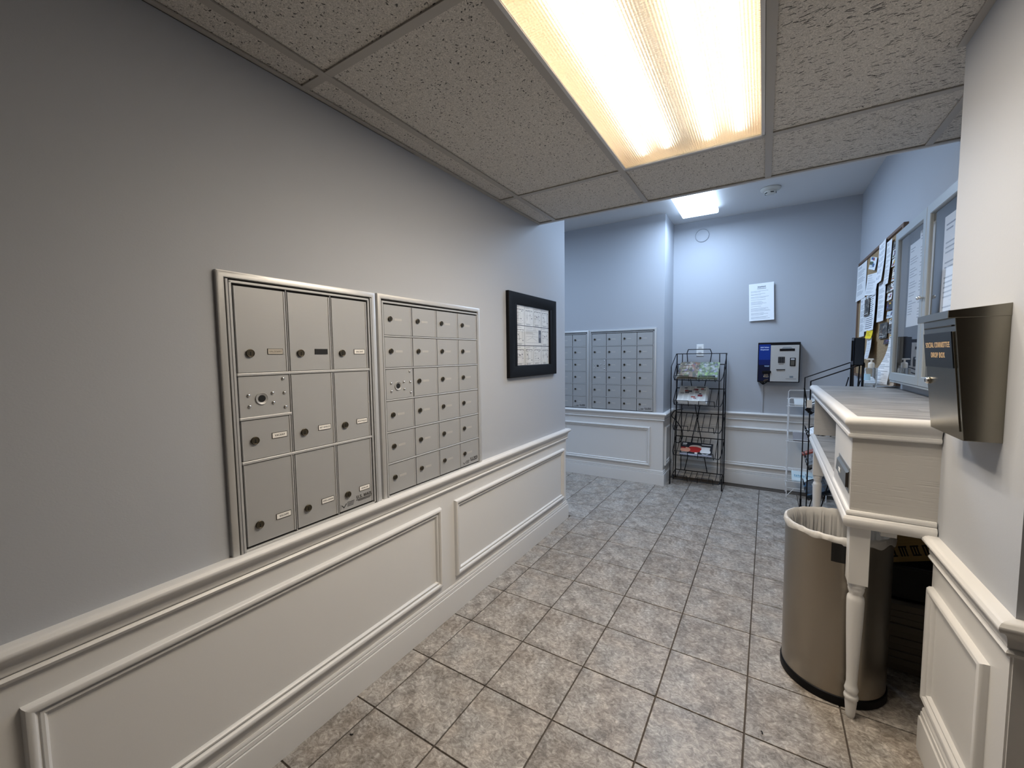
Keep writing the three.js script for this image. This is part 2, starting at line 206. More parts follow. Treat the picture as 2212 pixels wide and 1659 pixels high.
// ---------------------------------------------------------------- mailboxes
const lockGeo = { body: cyl(0.0118, 0.006, 0, 0, 0.003, 'z', 22), rim: new THREE.TorusGeometry(0.0112, 0.0018, 8, 24).translate(0, 0, 0.005), slot: rbx(-0.0014, 0.0014, -0.0075, 0.0045, 0.0045, 0.0068, 0.0005, 1) };
const lockSmall = Object.fromEntries(Object.entries(lockGeo).map(([k, g]) => [k, g.clone().scale(0.86, 0.86, 1)]));
function lock(parent, x, y, z, set = lockGeo) { const o = obj('lock', set.body, M.bronze, parent); o.position.set(x, y, z); obj('lock_rim', set.rim, M.bronze, o); obj('keyhole', set.slot, M.hole, o); return o; }
const decal = (() => canvasTex(512, 160, (g) => { g.clearRect(0, 0, 512, 160); g.fillStyle = '#1c1a17'; g.font = 'bold 58px sans-serif'; g.fillText('U.S. MAIL', 245, 70); g.fillRect(245, 82, 255, 9); g.fillRect(275, 99, 200, 8); g.strokeStyle = '#1c1a17'; g.lineWidth = 9; g.beginPath(); g.moveTo(20, 92); g.lineTo(52, 128); g.lineTo(92, 84); g.stroke(); g.fillStyle = 'rgba(40,38,34,0.75)'; for (let i = 0; i < 4; i++) g.fillRect(104, 70 + i * 17, 112 - i * 6, 6); g.fillRect(6, 80, 3, 60); }))();
const decalMat = std(0xffffff, 0.6, { map: decal, transparent: true });
const labelTex = new Map();
function nameTag(text, kind = 'white') { const key = kind + text; if (!labelTex.has(key)) labelTex.set(key, std(0xffffff, 0.55, { map: canvasTex(192, 72, (g) => { g.fillStyle = kind === 'black' ? '#0a0a0a' : kind === 'grey' ? '#bdb6aa' : '#f1eee8'; g.fillRect(0, 0, 192, 72); if (kind !== 'black') { g.strokeStyle = '#3a352e'; g.lineWidth = 6; g.strokeRect(2, 2, 188, 68); g.fillStyle = kind === 'grey' ? '#6d665b' : '#1a1815'; let s = 34; g.font = 'bold ' + s + 'px sans-serif'; while (g.measureText(text).width > 165 && s > 12) { s -= 2; g.font = 'bold ' + s + 'px sans-serif'; } g.textAlign = 'center'; g.fillText(text, 98, 36 + s * 0.36); } }) })); return labelTex.get(key); }
const screwG = lathe([[0, 0.005], [0.0026, 0.0046], [0.0048, 0.003], [0.006, 0], [0.0, 0]].reverse(), 14).rotateX(PI / 2);
function arrowPanel(parent, x0, x1, y0, y1, zf) { const g = rbx(x0, x1, y0, y1, 0.004, zf, 0.001, 1); const o = obj('lock_panel', metre(g), M.alu, parent); const w = x1 - x0, h = y1 - y0; const cx = x0 + 0.42 * w, cy = y1 - 0.57 * h;
  const ring = obj('lock_collar', lathe([[0.011, 0.0], [0.011, 0.0012], [0.0165, 0.0016], [0.0182, 0.0034], [0.0195, 0.0030], [0.0198, 0]].reverse(), 28).rotateX(PI / 2), M.alu, o); ring.position.set(cx, cy, zf); const hole = obj('lock_hole', cyl(0.0108, 0.003, 0, 0, 0.0015, 'z', 22), M.hole, o); hole.position.set(cx, cy, zf);
  for (const [u, v] of [[0.17, 0.47], [0.18, 0.74], [0.64, 0.45], [0.65, 0.70], [0.87, 0.10], [0.885, 0.47], [0.895, 0.84]]) { const s = obj('screw', screwG, M.chrome, o); s.position.set(x0 + u * w, y1 - v * h, zf); } return o; }
const CW = 0.165, RH = 0.1385;
function unitFrame(t, W, y0, y1, in0, in1, inTop, inBot) { // flange and inner step
  obj('back_plate', [bx(0.004, W - 0.004, y0, y1 - 0.004, 0, 0.004)], M.recess, t);
  const fl = [[0, 0], [0.0005, 0.012], [0.003, 0.014], [0.019, 0.014], [0.0205, 0.0125], [0.021, 0.004]]; obj('outer_flange', frameRing(0, W, y0 - 0.03, y1, fl), M.aluBright, t);
  obj('inner_frame', [rbx(in0 - 0.009, in0 - 0.0015, y0, inTop + 0.009, 0.004, 0.0145, 0.001, 1), rbx(in1 + 0.0015, in1 + 0.009, y0, inTop + 0.009, 0.004, 0.0145, 0.001, 1), rbx(in0 - 0.009, in1 + 0.009, inTop + 0.0015, inTop + 0.009, 0.004, 0.0145, 0.001, 1), rbx(in0 - 0.009, in1 + 0.009, y0, inBot - 0.0015, 0.004, 0.0145, 0.001, 1)], M.aluBright, t);
}
function bigUnit() {
  const z0 = -0.588, W = 0.578, t = thing('parcel_mailbox_unit', 'aluminium wall mailbox unit with nine large labelled doors, nearest the camera', 'mailbox', [0, 0, z0], PI / 2);
  const in0 = 0.0405, top = 1.594, bot = 0.766; unitFrame(t, W, 0.757, 1.630, in0, in0 + 3 * CW, top, bot);
  for (const x of [0.0225, W - 0.0295]) obj('hinge_channel', rbx(x, x + 0.007, 0.757, 1.606, 0.004, 0.016, 0.001, 1), M.alu, t);
  const names = [['VALDIMRT', 'grey'], ['', 'black'], ['VACANT', 'white'], null, ['MT OFFICE', 'white'], ['BOUTIQUE', 'white'], ['ESCAPE', 'white'], ['SPELLMAN', 'white'], ['AVALAR', 'white']];
  const door = (c, y0, y1, nm) => { const x0 = in0 + c * CW + 0.0035, x1 = in0 + (c + 1) * CW - 0.0035; const d = obj('door', metre(rbx(x0, x1, y0 + 0.0055, y1 - 0.0055, 0.005, 0.0115, 0.0012, 1)), M.alu, t); obj('hinge_edge', rbx(x1 - 0.0062, x1 - 0.0012, y0 + 0.006, y1 - 0.006, 0.0105, 0.0135, 0.001, 1), M.aluBright, d); obj('closing_edge', rbx(x0 + 0.001, x0 + 0.0035, y0 + 0.006, y1 - 0.006, 0.0105, 0.0128, 0.001, 1), M.aluBright, d); lock(d, x0 + 0.038, y0 + 0.0665, 0.0112); if (nm) { const l = obj('name_plate', faceUV(new THREE.BoxGeometry(0.05, 0.019, 0.0022), -0.025, 0.025, -0.0095, 0.0095), nameTag(...nm), d); l.position.set(x0 + 0.117, y0 + 0.072, 0.0122); } return d; };
  const r1 = 1.594, r2 = r1 - 2 * RH, r3 = r2 - 2 * RH, r4 = bot;
  for (let c = 0; c < 3; c++) { door(c, r2, r1, names[c]); if (c) door(c, r3, r2, names[3 + c]); const d = door(c, r4, r3, names[6 + c]); if (c === 2) { const q = obj('postal_decal', faceUV(new THREE.BoxGeometry(0.15, 0.047, 0.0006), -0.075, 0.075, -0.0235, 0.0235), decalMat, d); q.position.set(in0 + 2.5 * CW, r4 + 0.033, 0.0119); } }
  arrowPanel(t, in0 + 0.0035, in0 + CW - 0.0035, r2 - RH + 0.0045, r2 - 0.0055, 0.0115); door(0, r3, r2 - RH, ['VACANT', 'white']);
  const rail = (x0, x1, y) => obj('cross_rail', [rbx(x0, x1, y - 0.0045, y + 0.0045, 0.004, 0.0155, 0.002, 2)], M.aluBright, t); rail(in0, in0 + 3 * CW, r2); rail(in0, in0 + 3 * CW, r3); rail(in0, in0 + CW, r2 - RH);
  for (const c of [1, 2]) obj('mullion', [rbx(in0 + c * CW - 0.0022, in0 + c * CW + 0.0005, bot, top, 0.004, 0.0135, 0.001, 1)], M.aluBright, t);
}
function gridUnit(name, label, pos, turn, cols, rows, c0 = 0, group) {
  const W = cols * CW + 0.062, t = thing(name, label, 'mailbox', pos, turn, group); const in0 = 0.031, top = 1.594, bot = top - rows * RH;
  unitFrame(t, W, 0.757, 1.632, in0, in0 + cols * CW, top, bot);
  const dg = metre(rbx(0.0026, CW - 0.0026, 0.0048, RH - 0.0048, 0.005, 0.0112, 0.0012, 1)), hg = rbx(CW - 0.0082, CW - 0.003, 0.0048, RH - 0.0048, 0.0105, 0.0128, 0.0009, 1), sg = rbx(-0.021, 0.021, -0.005, 0.005, 0, 0.0006, 0.0002, 1), stripM = std(lin(0.56, 0.545, 0.515), 0.5, { metalness: 0.4 });
  for (let c = 0; c < cols; c++) for (let r = 0; r < rows; r++) { const x = in0 + c * CW, y = top - (r + 1) * RH; if (r === 2 && c === 0) { arrowPanel(t, x + 0.003, x + CW - 0.003, y + 0.0045, y + RH - 0.0045, 0.0112); continue; }
    const d = obj('door', dg, M.alu, t); d.position.set(x, y, 0); obj('hinge_edge', hg, M.aluBright, d); lock(d, 0.035, 0.0745, 0.011, lockSmall); const s = obj('name_strip', sg, stripM, d); s.position.set(0.082, 0.073, 0.0111);
    if (c === cols - 1 && r === rows - 1) { const q = obj('postal_decal', faceUV(new THREE.BoxGeometry(0.135, 0.042, 0.0006), -0.0675, 0.0675, -0.021, 0.021), decalMat, d); q.position.set(CW / 2 + 0.004, 0.028, 0.0116); } }
  for (let r = 1; r < rows; r++) obj('cross_rail', [rbx(in0, in0 + cols * CW, top - r * RH - 0.003, top - r * RH + 0.003, 0.004, 0.0138, 0.0015, 1)], M.aluBright, t);
  return t;
}
bigUnit();
gridUnit('apartment_mailbox_unit', 'aluminium wall mailbox unit of small doors beside the large labelled doors', [0, 0, -1.176], PI / 2, 4, 6);
gridUnit('apartment_mailbox_unit', 'aluminium small-door mailbox unit on the far wall beside the black wire rack', [-0.275, 0, -4.37], 0, 4, 6);
gridUnit('apartment_mailbox_unit', 'far mailbox unit partly hidden behind the end of the front wall', [-1.00, 0, -4.37], 0, 4, 6);

// ---------------------------------------------------------------- framed directory
{
  const t = thing('framed_directory', 'wide black frame of twelve small floor plan sheets on the wall', 'picture frame', [0, 0, -2.196], PI / 2); const W = 0.688, y0 = 1.222, y1 = 1.773;
  obj('frame', frameRing(0, W, y0, y1, [[0, 0.0], [0, 0.020], [0.003, 0.023], [0.072, 0.021], [0.076, 0.018], [0.076, 0.006]]), M.black, t); for (const x of [0.074, W - 0.102]) obj('frame_inlay', bx(x, x + 0.028, y0 + 0.074, y1 - 0.074, 0.006, 0.0208), M.black, t);
  const ix0 = 0.102, ix1 = W - 0.102, iy0 = y0 + 0.076, iy1 = y1 - 0.076; obj('backing', [bx(0.09, W - 0.09, y0 + 0.07, y1 - 0.07, 0, 0.006)], M.black, t);
  const plan = (seed, wide) => std(0xffffff, 0.7, { map: canvasTex(wide ? 256 : 128, 160, (g, w, h) => { const r = rng(seed); g.fillStyle = '#e9e9e6'; g.fillRect(0, 0, w, h); g.strokeStyle = '#9a9a9a'; g.fillStyle = '#999'; for (let i = 0; i < 2; i++) g.fillRect(10, 8 + i * 6, w * (0.3 + 0.4 * r()), 2); g.lineWidth = 2; if (wide) { for (let i = 0; i < 7; i++) g.fillRect(14, 26 + i * 6, w * (0.4 + 0.4 * r()), 2); g.beginPath(); g.moveTo(30, 118); g.lineTo(110, 92); g.lineTo(190, 122); g.moveTo(110, 92); g.lineTo(124, 66); g.stroke(); g.strokeRect(18, 84, w - 70, 52); g.fillStyle = '#45454c'; g.fillRect(w - 44, 24, 40, 112); g.fillStyle = '#8a8a92'; g.fillRect(w - 36, 60, 24, 30); } else { g.strokeRect(14, 30, w - 30, h - 46); g.beginPath(); for (let i = 0; i < 5; i++) { const yy = 40 + r() * (h - 70); g.moveTo(14, yy); g.lineTo(14 + r() * (w - 30), yy); const xx = 20 + r() * (w - 44); g.moveTo(xx, 30 + r() * 50); g.lineTo(xx, h - 20 - r() * 40); } g.stroke(); g.fillStyle = '#5a5a5a'; for (let i = 0; i < 4; i++) g.fillRect(16 + r() * (w - 40), 32 + r() * (h - 56), 6 + r() * 8, 4 + r() * 6); g.fillRect(14, 29, w - 30, 4); for (const f of [0.15, 0.5, 0.85]) g.fillRect(w * f - 4, 30, 9, 7); g.fillStyle = '#999'; for (let i = 0; i < 3; i++) g.fillRect(20, h - 14 + i * 4, w * 0.5, 2); } }) });
  const cw = (ix1 - ix0) / 4, ch = (iy1 - iy0) / 3, pm = [1, 2, 3, 4].map((s) => plan(s * 7, false)), wm = plan(99, true);
  for (let r = 0; r < 3; r++) for (let c = 0; c < 4; c++) { if (r === 1 && c === 2) continue; const wide = r === 1 && c === 1; const x0 = ix0 + c * cw + 0.0025, x1 = ix0 + (c + (wide ? 2 : 1)) * cw - 0.0025, a = iy1 - (r + 1) * ch + 0.0025, b = iy1 - r * ch - 0.0025; obj('plan_sheet', faceUV(bx(x0, x1, a, b, 0.006, 0.0075), x0, x1, a, b), wide ? wm : pm[(r * 3 + c) % 4], t); }
  obj('glass_pane', [bx(0.095, W - 0.095, y0 + 0.07, y1 - 0.07, 0.0135, 0.0138)], M.glass, t);
}

// ---------------------------------------------------------------- things on the far wall
{
  const t = thing('switch_plate', 'white double outlet plate on the far wall behind the wire rack', 'wall plate', [0.802, 1.397, -4.82]);
  obj('plate', rbx(-0.036, 0.036, -0.062, 0.062, 0, 0.006, 0.003), std(lin(0.84, 0.84, 0.82), 0.35), t); for (const y of [0.028, -0.028]) { const s = obj('socket', rbx(-0.017, 0.017, y - 0.014, y + 0.014, 0.005, 0.0085, 0.003), M.white, t); obj('socket_slot', [bx(-0.008, -0.006, y - 0.004, y + 0.006, 0.0075, 0.009), bx(0.006, 0.008, y - 0.004, y + 0.006, 0.0075, 0.009)], M.hole, s); }
}
{ const o = obj('round_cover_plate', lathe([[0, 0.005], [0.060, 0.005], [0.0605, 0.0005], [0.064, 0.0005], [0.0645, 0.009], [0.067, 0.009], [0.068, 0], [0, 0]].reverse(), 48).rotateX(PI / 2), M.wall); o.position.set(0.802, 2.60, -4.8199); tag(o, 'round blank cover plate painted like the wall, high above the rack', 'wall plate'); }
function lines(g, x, y, w, n, step, r, col = '#555') { g.fillStyle = col; for (let i = 0; i < n; i++) g.fillRect(x, y + i * step, w * (0.45 + 0.55 * r()), Math.max(2, step * 0.28)); }
const noticeTex = canvasTex(256, 440, (g, w, h) => { const r = rng(3); g.fillStyle = '#eceff2'; g.fillRect(0, 0, w, h); g.fillStyle = '#777c84'; for (let i = 0; i < 7; i++) g.fillRect(92 + i * 12, 34 + (i % 3), 9, 16); g.fillRect(86, 60, 92, 6); let y = 88; for (const n of [2, 2, 2, 1, 4, 1, 4, 3, 3]) { lines(g, 20, y, w - 44, n, 11, r, '#989da5'); y += n * 11 + 12; } });
function sheet(w, h, bend = [0, 0, 0, 0], sx = 6, sy = 8) { const g = new THREE.PlaneGeometry(w, h, sx, sy), p = g.attributes.position; for (let i = 0; i < p.count; i++) { const u = p.getX(i) / w + 0.5, v = p.getY(i) / h + 0.5; p.setZ(i, bend[0] * u * u + bend[1] * (1 - u) * (1 - u) + bend[2] * (1 - v) * (1 - v) + bend[3] * v * v * (u - 0.5)); } g.computeVertexNormals(); return g; }
{ const o = obj('wall_notice', sheet(0.212, 0.368, [0.018, 0.002, 0.012, 0]), std(0xffffff, 0.7, { map: noticeTex, side: THREE.DoubleSide })); o.position.set(1.352, 1.866, -4.815); o.rotation.z = 0.03; tag(o, 'typed white notice taped to the far wall above the card dispenser', 'paper'); }
{
  const t = thing('card_dispenser', 'blue and silver card dispensing machine mounted on the far wall', 'vending machine', [1.337, 1.075, -4.82]); const W = 0.343, Hh = 0.385, D = 0.115;
  obj('cabinet', rbx(0, W, 0, Hh, 0, D, 0.005), M.blackGloss, t);
  const blue = canvasTex(192, 640, (g, w, h) => { const gr = g; gr.fillStyle = '#0b3488'; gr.fillRect(0, 0, w, h * 0.55); gr.fillStyle = '#081f5e'; gr.fillRect(0, h * 0.42, w, h * 0.2); gr.fillStyle = '#05102f'; gr.fillRect(0, h * 0.56, w, h * 0.44); gr.fillStyle = '#dfeaff'; gr.font = 'bold 30px sans-serif'; gr.textAlign = 'center'; gr.fillText('Add Value', w / 2, 62, w - 14); gr.fillText('Dispenser', w / 2, 102, w - 30); gr.fillStyle = '#9fb4d8'; gr.fillRect(96, 370, 84, 8); gr.fillRect(100, 386, 76, 5); });
  obj('blue_panel', faceUV(bx(0.008, 0.104, 0.012, Hh - 0.018, D, D + 0.003), 0.008, 0.104, 0.012, Hh - 0.018), std(0xffffff, 0.3, { map: blue }), t);
  obj('silver_panel', [rbx(0.106, W - 0.010, 0.008, Hh - 0.028, D - 0.001, D + 0.004, 0.002, 1)], std(lin(0.62, 0.63, 0.63), 0.36, { metalness: 0.5 }), t);
  const z = D + 0.004; const disp = obj('display_window', rbx(0.178, 0.298, 0.300, 0.323, z, z + 0.003, 0.001, 1), M.blackGloss, t); const hood = new THREE.Shape([new THREE.Vector2(0.193, 0.3235), new THREE.Vector2(0.282, 0.3235), new THREE.Vector2(0.266, 0.340), new THREE.Vector2(0.206, 0.340)]); const hg = new THREE.ExtrudeGeometry(hood, { depth: 0.004, bevelEnabled: false }); hg.translate(0, 0, z); obj('display_hood', hg, std(lin(0.30, 0.31, 0.32), 0.4), disp);
  const kp = obj('keypad', rbx(0.168, 0.221, 0.186, 0.246, z, z + 0.004, 0.002, 1), M.black, t); const key = rbx(-0.0062, 0.0062, -0.0048, 0.0048, 0, 0.003, 0.001, 1), keyM = std(lin(0.06, 0.06, 0.065), 0.4); for (let r = 0; r < 4; r++) for (let c = 0; c < 3; c++) { const k = obj('key', key, keyM, kp); k.position.set(0.1785 + c * 0.016, 0.1945 + r * 0.0143, z + 0.003); }
  obj('keypad_lip', rbx(0.172, 0.214, 0.174, 0.179, z, z + 0.003, 0.001, 1), M.chrome, t);
  const cr = obj('bill_reader', rbx(0.262, 0.306, 0.157, 0.237, z, z + 0.006, 0.003), M.black, t); obj('reader_plate', [rbx(0.269, 0.299, 0.214, 0.231, z + 0.005, z + 0.010, 0.002, 1)], std(lin(0.5, 0.5, 0.52), 0.4), cr); obj('reader_mouth', [rbx(0.269, 0.299, 0.164, 0.208, z + 0.005, z + 0.009, 0.002, 1)], std(lin(0.09, 0.08, 0.065), 0.4), cr);
  const cs = obj('card_slot', rbx(0.155, 0.226, 0.118, 0.127, z, z + 0.003, 0.001, 1), M.hole, t); obj('slot_lip', [rbx(0.159, 0.222, 0.110, 0.115, z, z + 0.004, 0.001, 1)], M.chrome, cs);
  obj('logo_plate', rbx(0.263, 0.292, 0.046, 0.063, z, z + 0.001, 0.0004, 1), std(lin(0.16, 0.20, 0.23), 0.5), t); obj('maker_strip', bx(0.232, 0.315, 0.034, 0.038, z, z + 0.001), std(lin(0.2, 0.21, 0.22), 0.5), t);
  const cup = obj('dispense_mouth', rbx(0.040, 0.112, 0.088, 0.112, D, D + 0.020, 0.004), M.black, t); obj('chute', [rbx(0.055, 0.090, 0.066, 0.078, D, D + 0.012, 0.002, 1), rbx(0.050, 0.094, 0.048, 0.062, D, D + 0.009, 0.003, 1)], M.chrome, cup);
  const tray = new THREE.Shape([new THREE.Vector2(0.048, 0.006), new THREE.Vector2(0.060, 0.028), new THREE.Vector2(0.090, 0.033), new THREE.Vector2(0.092, 0.024), new THREE.Vector2(0.062, 0.008)]); const tg = new THREE.ExtrudeGeometry(tray, { depth: 0.010, bevelEnabled: false }); tg.translate(0, 0, D + 0.001); obj('scoop', tg, M.chrome, t);
  obj('bracket', [rod(V(0.05, 0, 0.05), V(0.05, -0.028, 0.02), 0.005), rod(V(0.02, 0, 0.05), V(0.05, -0.028, 0.02), 0.005), rod(V(0.085, 0, 0.05), V(0.05, -0.028, 0.02), 0.005)], M.black, t);
}
{ const o = obj('cable_raceway', [rbx(1.370, 1.392, 0.757, 1.070, -4.82, -4.806, 0.003)], M.wall); tag(o, 'painted cable raceway running down from the card dispenser', 'raceway'); }

// ---------------------------------------------------------------- wire racks
function wireRack(name, label, pos, turn, k = 1, sh = [[1.094, 1.248], [0.84, 0.992], [0.577, 0.725], [0.313, 0.465], [0.058, 0.092]]) {
  const t = thing(name, label, 'magazine rack', pos, turn); const W = 0.487, D = 0.295, r = 0.0042;
  for (const [x, s] of [[0, 1], [W, -1]]) { obj('side_frame', [wire([V(x, 0, D), V(x, 1.23 * k, D), V(x, 1.36 * k, 0.012)], r), wire([V(x - s * 0.004 + s * 0.01, 0, 0.006), V(x + s * 0.006, 1.36 * k, 0.006)], 0.0055), rod(V(x + s * 0.02, 0.05, D - 0.05), V(x + s * 0.02, 1.24 * k, 0.02), r * 0.9)], M.wire, t); obj('foot', [rbx(x - 0.006, x + 0.006, 0, 0.15, D - 0.007, D + 0.007, 0.002, 1), rbx(x - 0.004 + s * 0.006, x + 0.004 + s * 0.006, 0, 0.12, 0, 0.012, 0.002, 1)], M.wire, t); }
  obj('back_wires', [rod(V(0, 1.36 * k, 0.006), V(W, 1.36 * k, 0.006), r), wire([V(0.115, 1.25 * k, 0.008), V(0.105, 1.365 * k, 0.008), V(0.118, 1.405 * k, 0.008), V(0.33, 1.405 * k, 0.008), V(0.345, 1.365 * k, 0.008), V(0.33, 1.25 * k, 0.008)], r), rod(V(0.115, 1.25 * k, 0.008), V(0.325, 0.09, 0.012), r), rod(V(0.33, 1.25 * k, 0.008), V(0.10, 0.09, 0.012), r), rod(V(0.06, 1.36 * k, 0.004), V(0.06, 0.09, 0.004), r), rod(V(0.42, 1.36 * k, 0.004), V(0.42, 0.09, 0.004), r)], M.wire, t);
  for (const [yf0, yb0] of sh) { const yf = yf0 * k, yb = yb0 * k, zf = D - 0.015, zb = 0.016; const gs = [rod(V(0.006, yb, zb), V(W - 0.006, yb, zb), 0.0052), wire([V(0.006, yb, zb), V(0.016, yf + 0.03, zf - 0.03), V(0.03, yf, zf), V(W - 0.03, yf, zf), V(W - 0.016, yf + 0.03, zf - 0.03), V(W - 0.006, yb, zb)], r)]; for (const x of [0.055, 0.118, 0.18, 0.235, 0.292, 0.355, 0.42]) gs.push(rod(V(x, yb, zb), V(x, yf, zf), r * 0.75)); const o = obj('shelf', gs, M.wire, t);
    obj('retainer', wire([V(0.035, yf, zf + 0.002), V(0.035, yf + 0.045, zf + 0.008), V(0.165, yf + 0.045, zf + 0.008), V(0.168, yf - 0.012, zf + 0.002)], r * 0.8), M.wire, o); obj('retainer', wire([V(0.262, yf - 0.014, zf + 0.002), V(0.262, yf + 0.045, zf + 0.008), V(0.402, yf + 0.045, zf + 0.008), V(0.408, yf - 0.014, zf + 0.002)], r * 0.8), M.wire, o); }
  return { t, shelf: sh.map(([a, b]) => [a * k, b * k]), D, W };
}
const rack1 = wireRack('wire_magazine_rack', 'tall black wire magazine rack standing alone against the far wall', [0.578, 0, -4.752], 0);
const rack2 = wireRack('wire_magazine_rack', 'black wire magazine rack at the far end of the counter', [1.972, 0, -4.09], -PI / 2, 0.94, [[0.98, 1.13], [0.77, 0.90], [0.54, 0.68], [0.30, 0.44], [0.058, 0.092]]);
// a thick printed pad lying on a sloping shelf: local x width, local y depth (up the slope), thickness along the normal
function pad(w, d, th, arch = 0) { const nx = 10, ny = 4; const top = [], bot = []; for (let j = 0; j <= ny; j++) { const a = [], b = []; for (let i = 0; i <= nx; i++) { const u = i / nx, x = (u - 0.5) * w, y = (j / ny) * d, z = arch * Math.sin(u * PI); a.push([x, y, z + th]); b.push([x, y, z]); } top.push(a); bot.push(b); }
  const g1 = quads(top.slice().reverse()), g2 = quads(bot), side = []; const edge = (A, B) => quads([A, B]); side.push(edge(top[0], bot[0]), edge(bot[ny], top[ny]), edge(bot.map((r) => r[0]), top.map((r) => r[0])), edge(top.map((r) => r[nx]), bot.map((r) => r[nx]))); for (const s of [g2, ...side]) { const uv = s.attributes.uv; for (let i = 0; i < uv.count; i++) uv.setXY(i, 0.98, 0.99); } const p = g1.attributes.position, uv = g1.attributes.uv; for (let i = 0; i < p.count; i++) uv.setXY(i, p.getX(i) / w + 0.5, p.getY(i) / d); return join([g1, g2, ...side]); }
function onShelf(rack, n, x, from, geo, mat, name, label, group, lift = 0) { const [yf, yb] = rack.shelf[n], zf = rack.D - 0.015, zb = 0.016, a = Math.atan2(yb - yf, zf - zb); const o = obj(name, geo, mat); const p = V(x, yf + 0.004, zf - from * 0).add(V(0, Math.sin(a), -Math.cos(a)).multiplyScalar(from)).add(V(0, Math.cos(a), Math.sin(a)).multiplyScalar(0.005 + lift)); const m = new THREE.Matrix4().makeRotationX(-(PI / 2 - a)); const g = new THREE.Matrix4().makeRotationY(rack.t.rotation.y).setPosition(rack.t.position); const M4 = g.multiply(new THREE.Matrix4().makeTranslation(p.x, p.y, p.z)).multiply(m); o.applyMatrix4(M4); return tag(o, label, 'magazine', group); }
function coverTex(seed, pal, w = 200, h = 180) { return canvasTex(w, h, (g) => { const r = rng(seed); g.fillStyle = pal[0]; g.fillRect(0, 0, w, h); for (let i = 0; i < 160; i++) { g.fillStyle = pal[(r() * pal.length) | 0]; g.globalAlpha = 0.55; g.beginPath(); g.ellipse(r() * w, r() * h, 3 + r() * 22, 3 + r() * 14, r() * 3, 0, 7); g.fill(); } g.globalAlpha = 0.6; g.fillStyle = '#e9e4da'; for (let i = 0; i < 4; i++) g.fillRect(12 + r() * 60, 20 + i * 36 + r() * 10, 40 + r() * 60, 5); }); }
const pagesEdge = std(lin(0.55, 0.53, 0.48), 0.7);
const palA = ['#6b6254', '#6a5a86', '#86705c', '#4a5244', '#b8b4ac', '#3c3a3e', '#8f5c48', '#6f7656'], palB = ['#67755a', '#86a85e', '#a9b3a0', '#4c5646', '#85839f', '#a19fb8', '#484c52', '#aaa59a'];
const covA = std(0xffffff, 0.35, { map: coverTex(1, palA) }), covB = std(0xffffff, 0.35, { map: coverTex(2, palB) });
onShelf(rack1, 0, 0.142, 0.0, pad(0.19, 0.29, 0.012, 0.004), covA, 'magazine', 'lower magazine under the purple and brown cover on the top rack shelf', 'magazines on the top rack shelf');
onShelf(rack1, 0, 0.332, 0.0, pad(0.18, 0.29, 0.012, 0.003), covB, 'magazine', 'lower magazine under the green and lilac cover on the top rack shelf', 'magazines on the top rack shelf');
onShelf(rack1, 0, 0.148, 0.004, pad(0.19, 0.285, 0.010, 0.008), covA, 'magazine', 'magazine with purple and brown picture cover on the top rack shelf', 'magazines on the top rack shelf', 0.014);
onShelf(rack1, 0, 0.336, 0.002, pad(0.185, 0.285, 0.010, 0.006), covB, 'magazine', 'magazine with green and lilac picture cover on the top rack shelf', 'magazines on the top rack shelf', 0.014);
const newsTex = canvasTex(320, 256, (g, w, h) => { const r = rng(8); g.fillStyle = '#cfcdc8'; g.fillRect(0, 0, w, h); g.fillStyle = '#a9a7a3'; for (let y = 10; y < h - 8; y += 7) for (let c = 0; c < 5; c++) g.fillRect(12 + c * 61, y, 50 * (0.7 + 0.3 * r()), 3); const cs = ['#3a3a40', '#59585c', '#7c2f35', '#2e3138', '#8c8a88', '#a05044']; for (let i = 0; i < 15; i++) { g.fillStyle = cs[(r() * 6) | 0]; g.fillRect(10 + r() * (w - 70), 10 + r() * (h - 60), 24 + r() * 36, 12 + r() * 26); } g.fillStyle = '#22232a'; g.fillRect(w * 0.62, 12, 100, 14); });
const newsM = std(0xffffff, 0.75, { map: newsTex }), newsPlain = std(lin(0.56, 0.56, 0.55), 0.8);
for (let i = 0; i < 4; i++) onShelf(rack1, 1, 0.205 - i * 0.006, 0.002 + i * 0.003, pad(0.265, 0.265, 0.009), i === 3 ? newsM : newsPlain, 'newspaper', ['bottom newspaper of the stack on the second rack shelf', 'second newspaper up in the stack on the second rack shelf', 'third newspaper up in the stack on the second rack shelf', 'top newspaper with grey and red pictures on the second rack shelf'][i], 'newspapers on the second rack shelf', i * 0.0095);
const carTex = canvasTex(320, 200, (g, w, h) => { g.fillStyle = '#15141a'; g.fillRect(0, 0, w, h); g.fillStyle = '#c9c6c2'; g.fillRect(12, 16, 44, 20); g.fillRect(12, 46, 40, 6); g.fillRect(206, 20, 96, 12); g.fillStyle = '#b8a294'; g.beginPath(); g.ellipse(150, 70, 66, 32, 0, 0, 7); g.fill(); g.fillStyle = '#a82018'; g.beginPath(); g.ellipse(140, 108, 78, 44, 0, 0, 7); g.fill(); g.fillStyle = '#c98a70'; g.beginPath(); g.ellipse(50, 120, 52, 40, 0, 0, 7); g.fill(); g.fillStyle = '#8a1a14'; g.fillRect(0, 80, 50, 20); g.fillStyle = '#dedede'; g.fillRect(210, 60, 86, 40); g.beginPath(); g.ellipse(253, 130, 52, 44, 0, 0, 7); g.fill(); g.fillStyle = '#222'; g.beginPath(); g.ellipse(253, 160, 18, 8, 0, 0, 7); g.fill(); g.fillStyle = '#e6e0da'; g.fillRect(14, 150, 60, 14); g.fillRect(150, 150, 30, 20); g.fillStyle = '#9a9aa4'; g.fillRect(0, 176, w, 24); });
onShelf(rack1, 3, 0.238, 0.0, pad(0.30, 0.20, 0.006), std(0xffffff, 0.35, { map: carTex }), 'magazine', 'auto magazine with red cover picture on the fourth rack shelf', null);
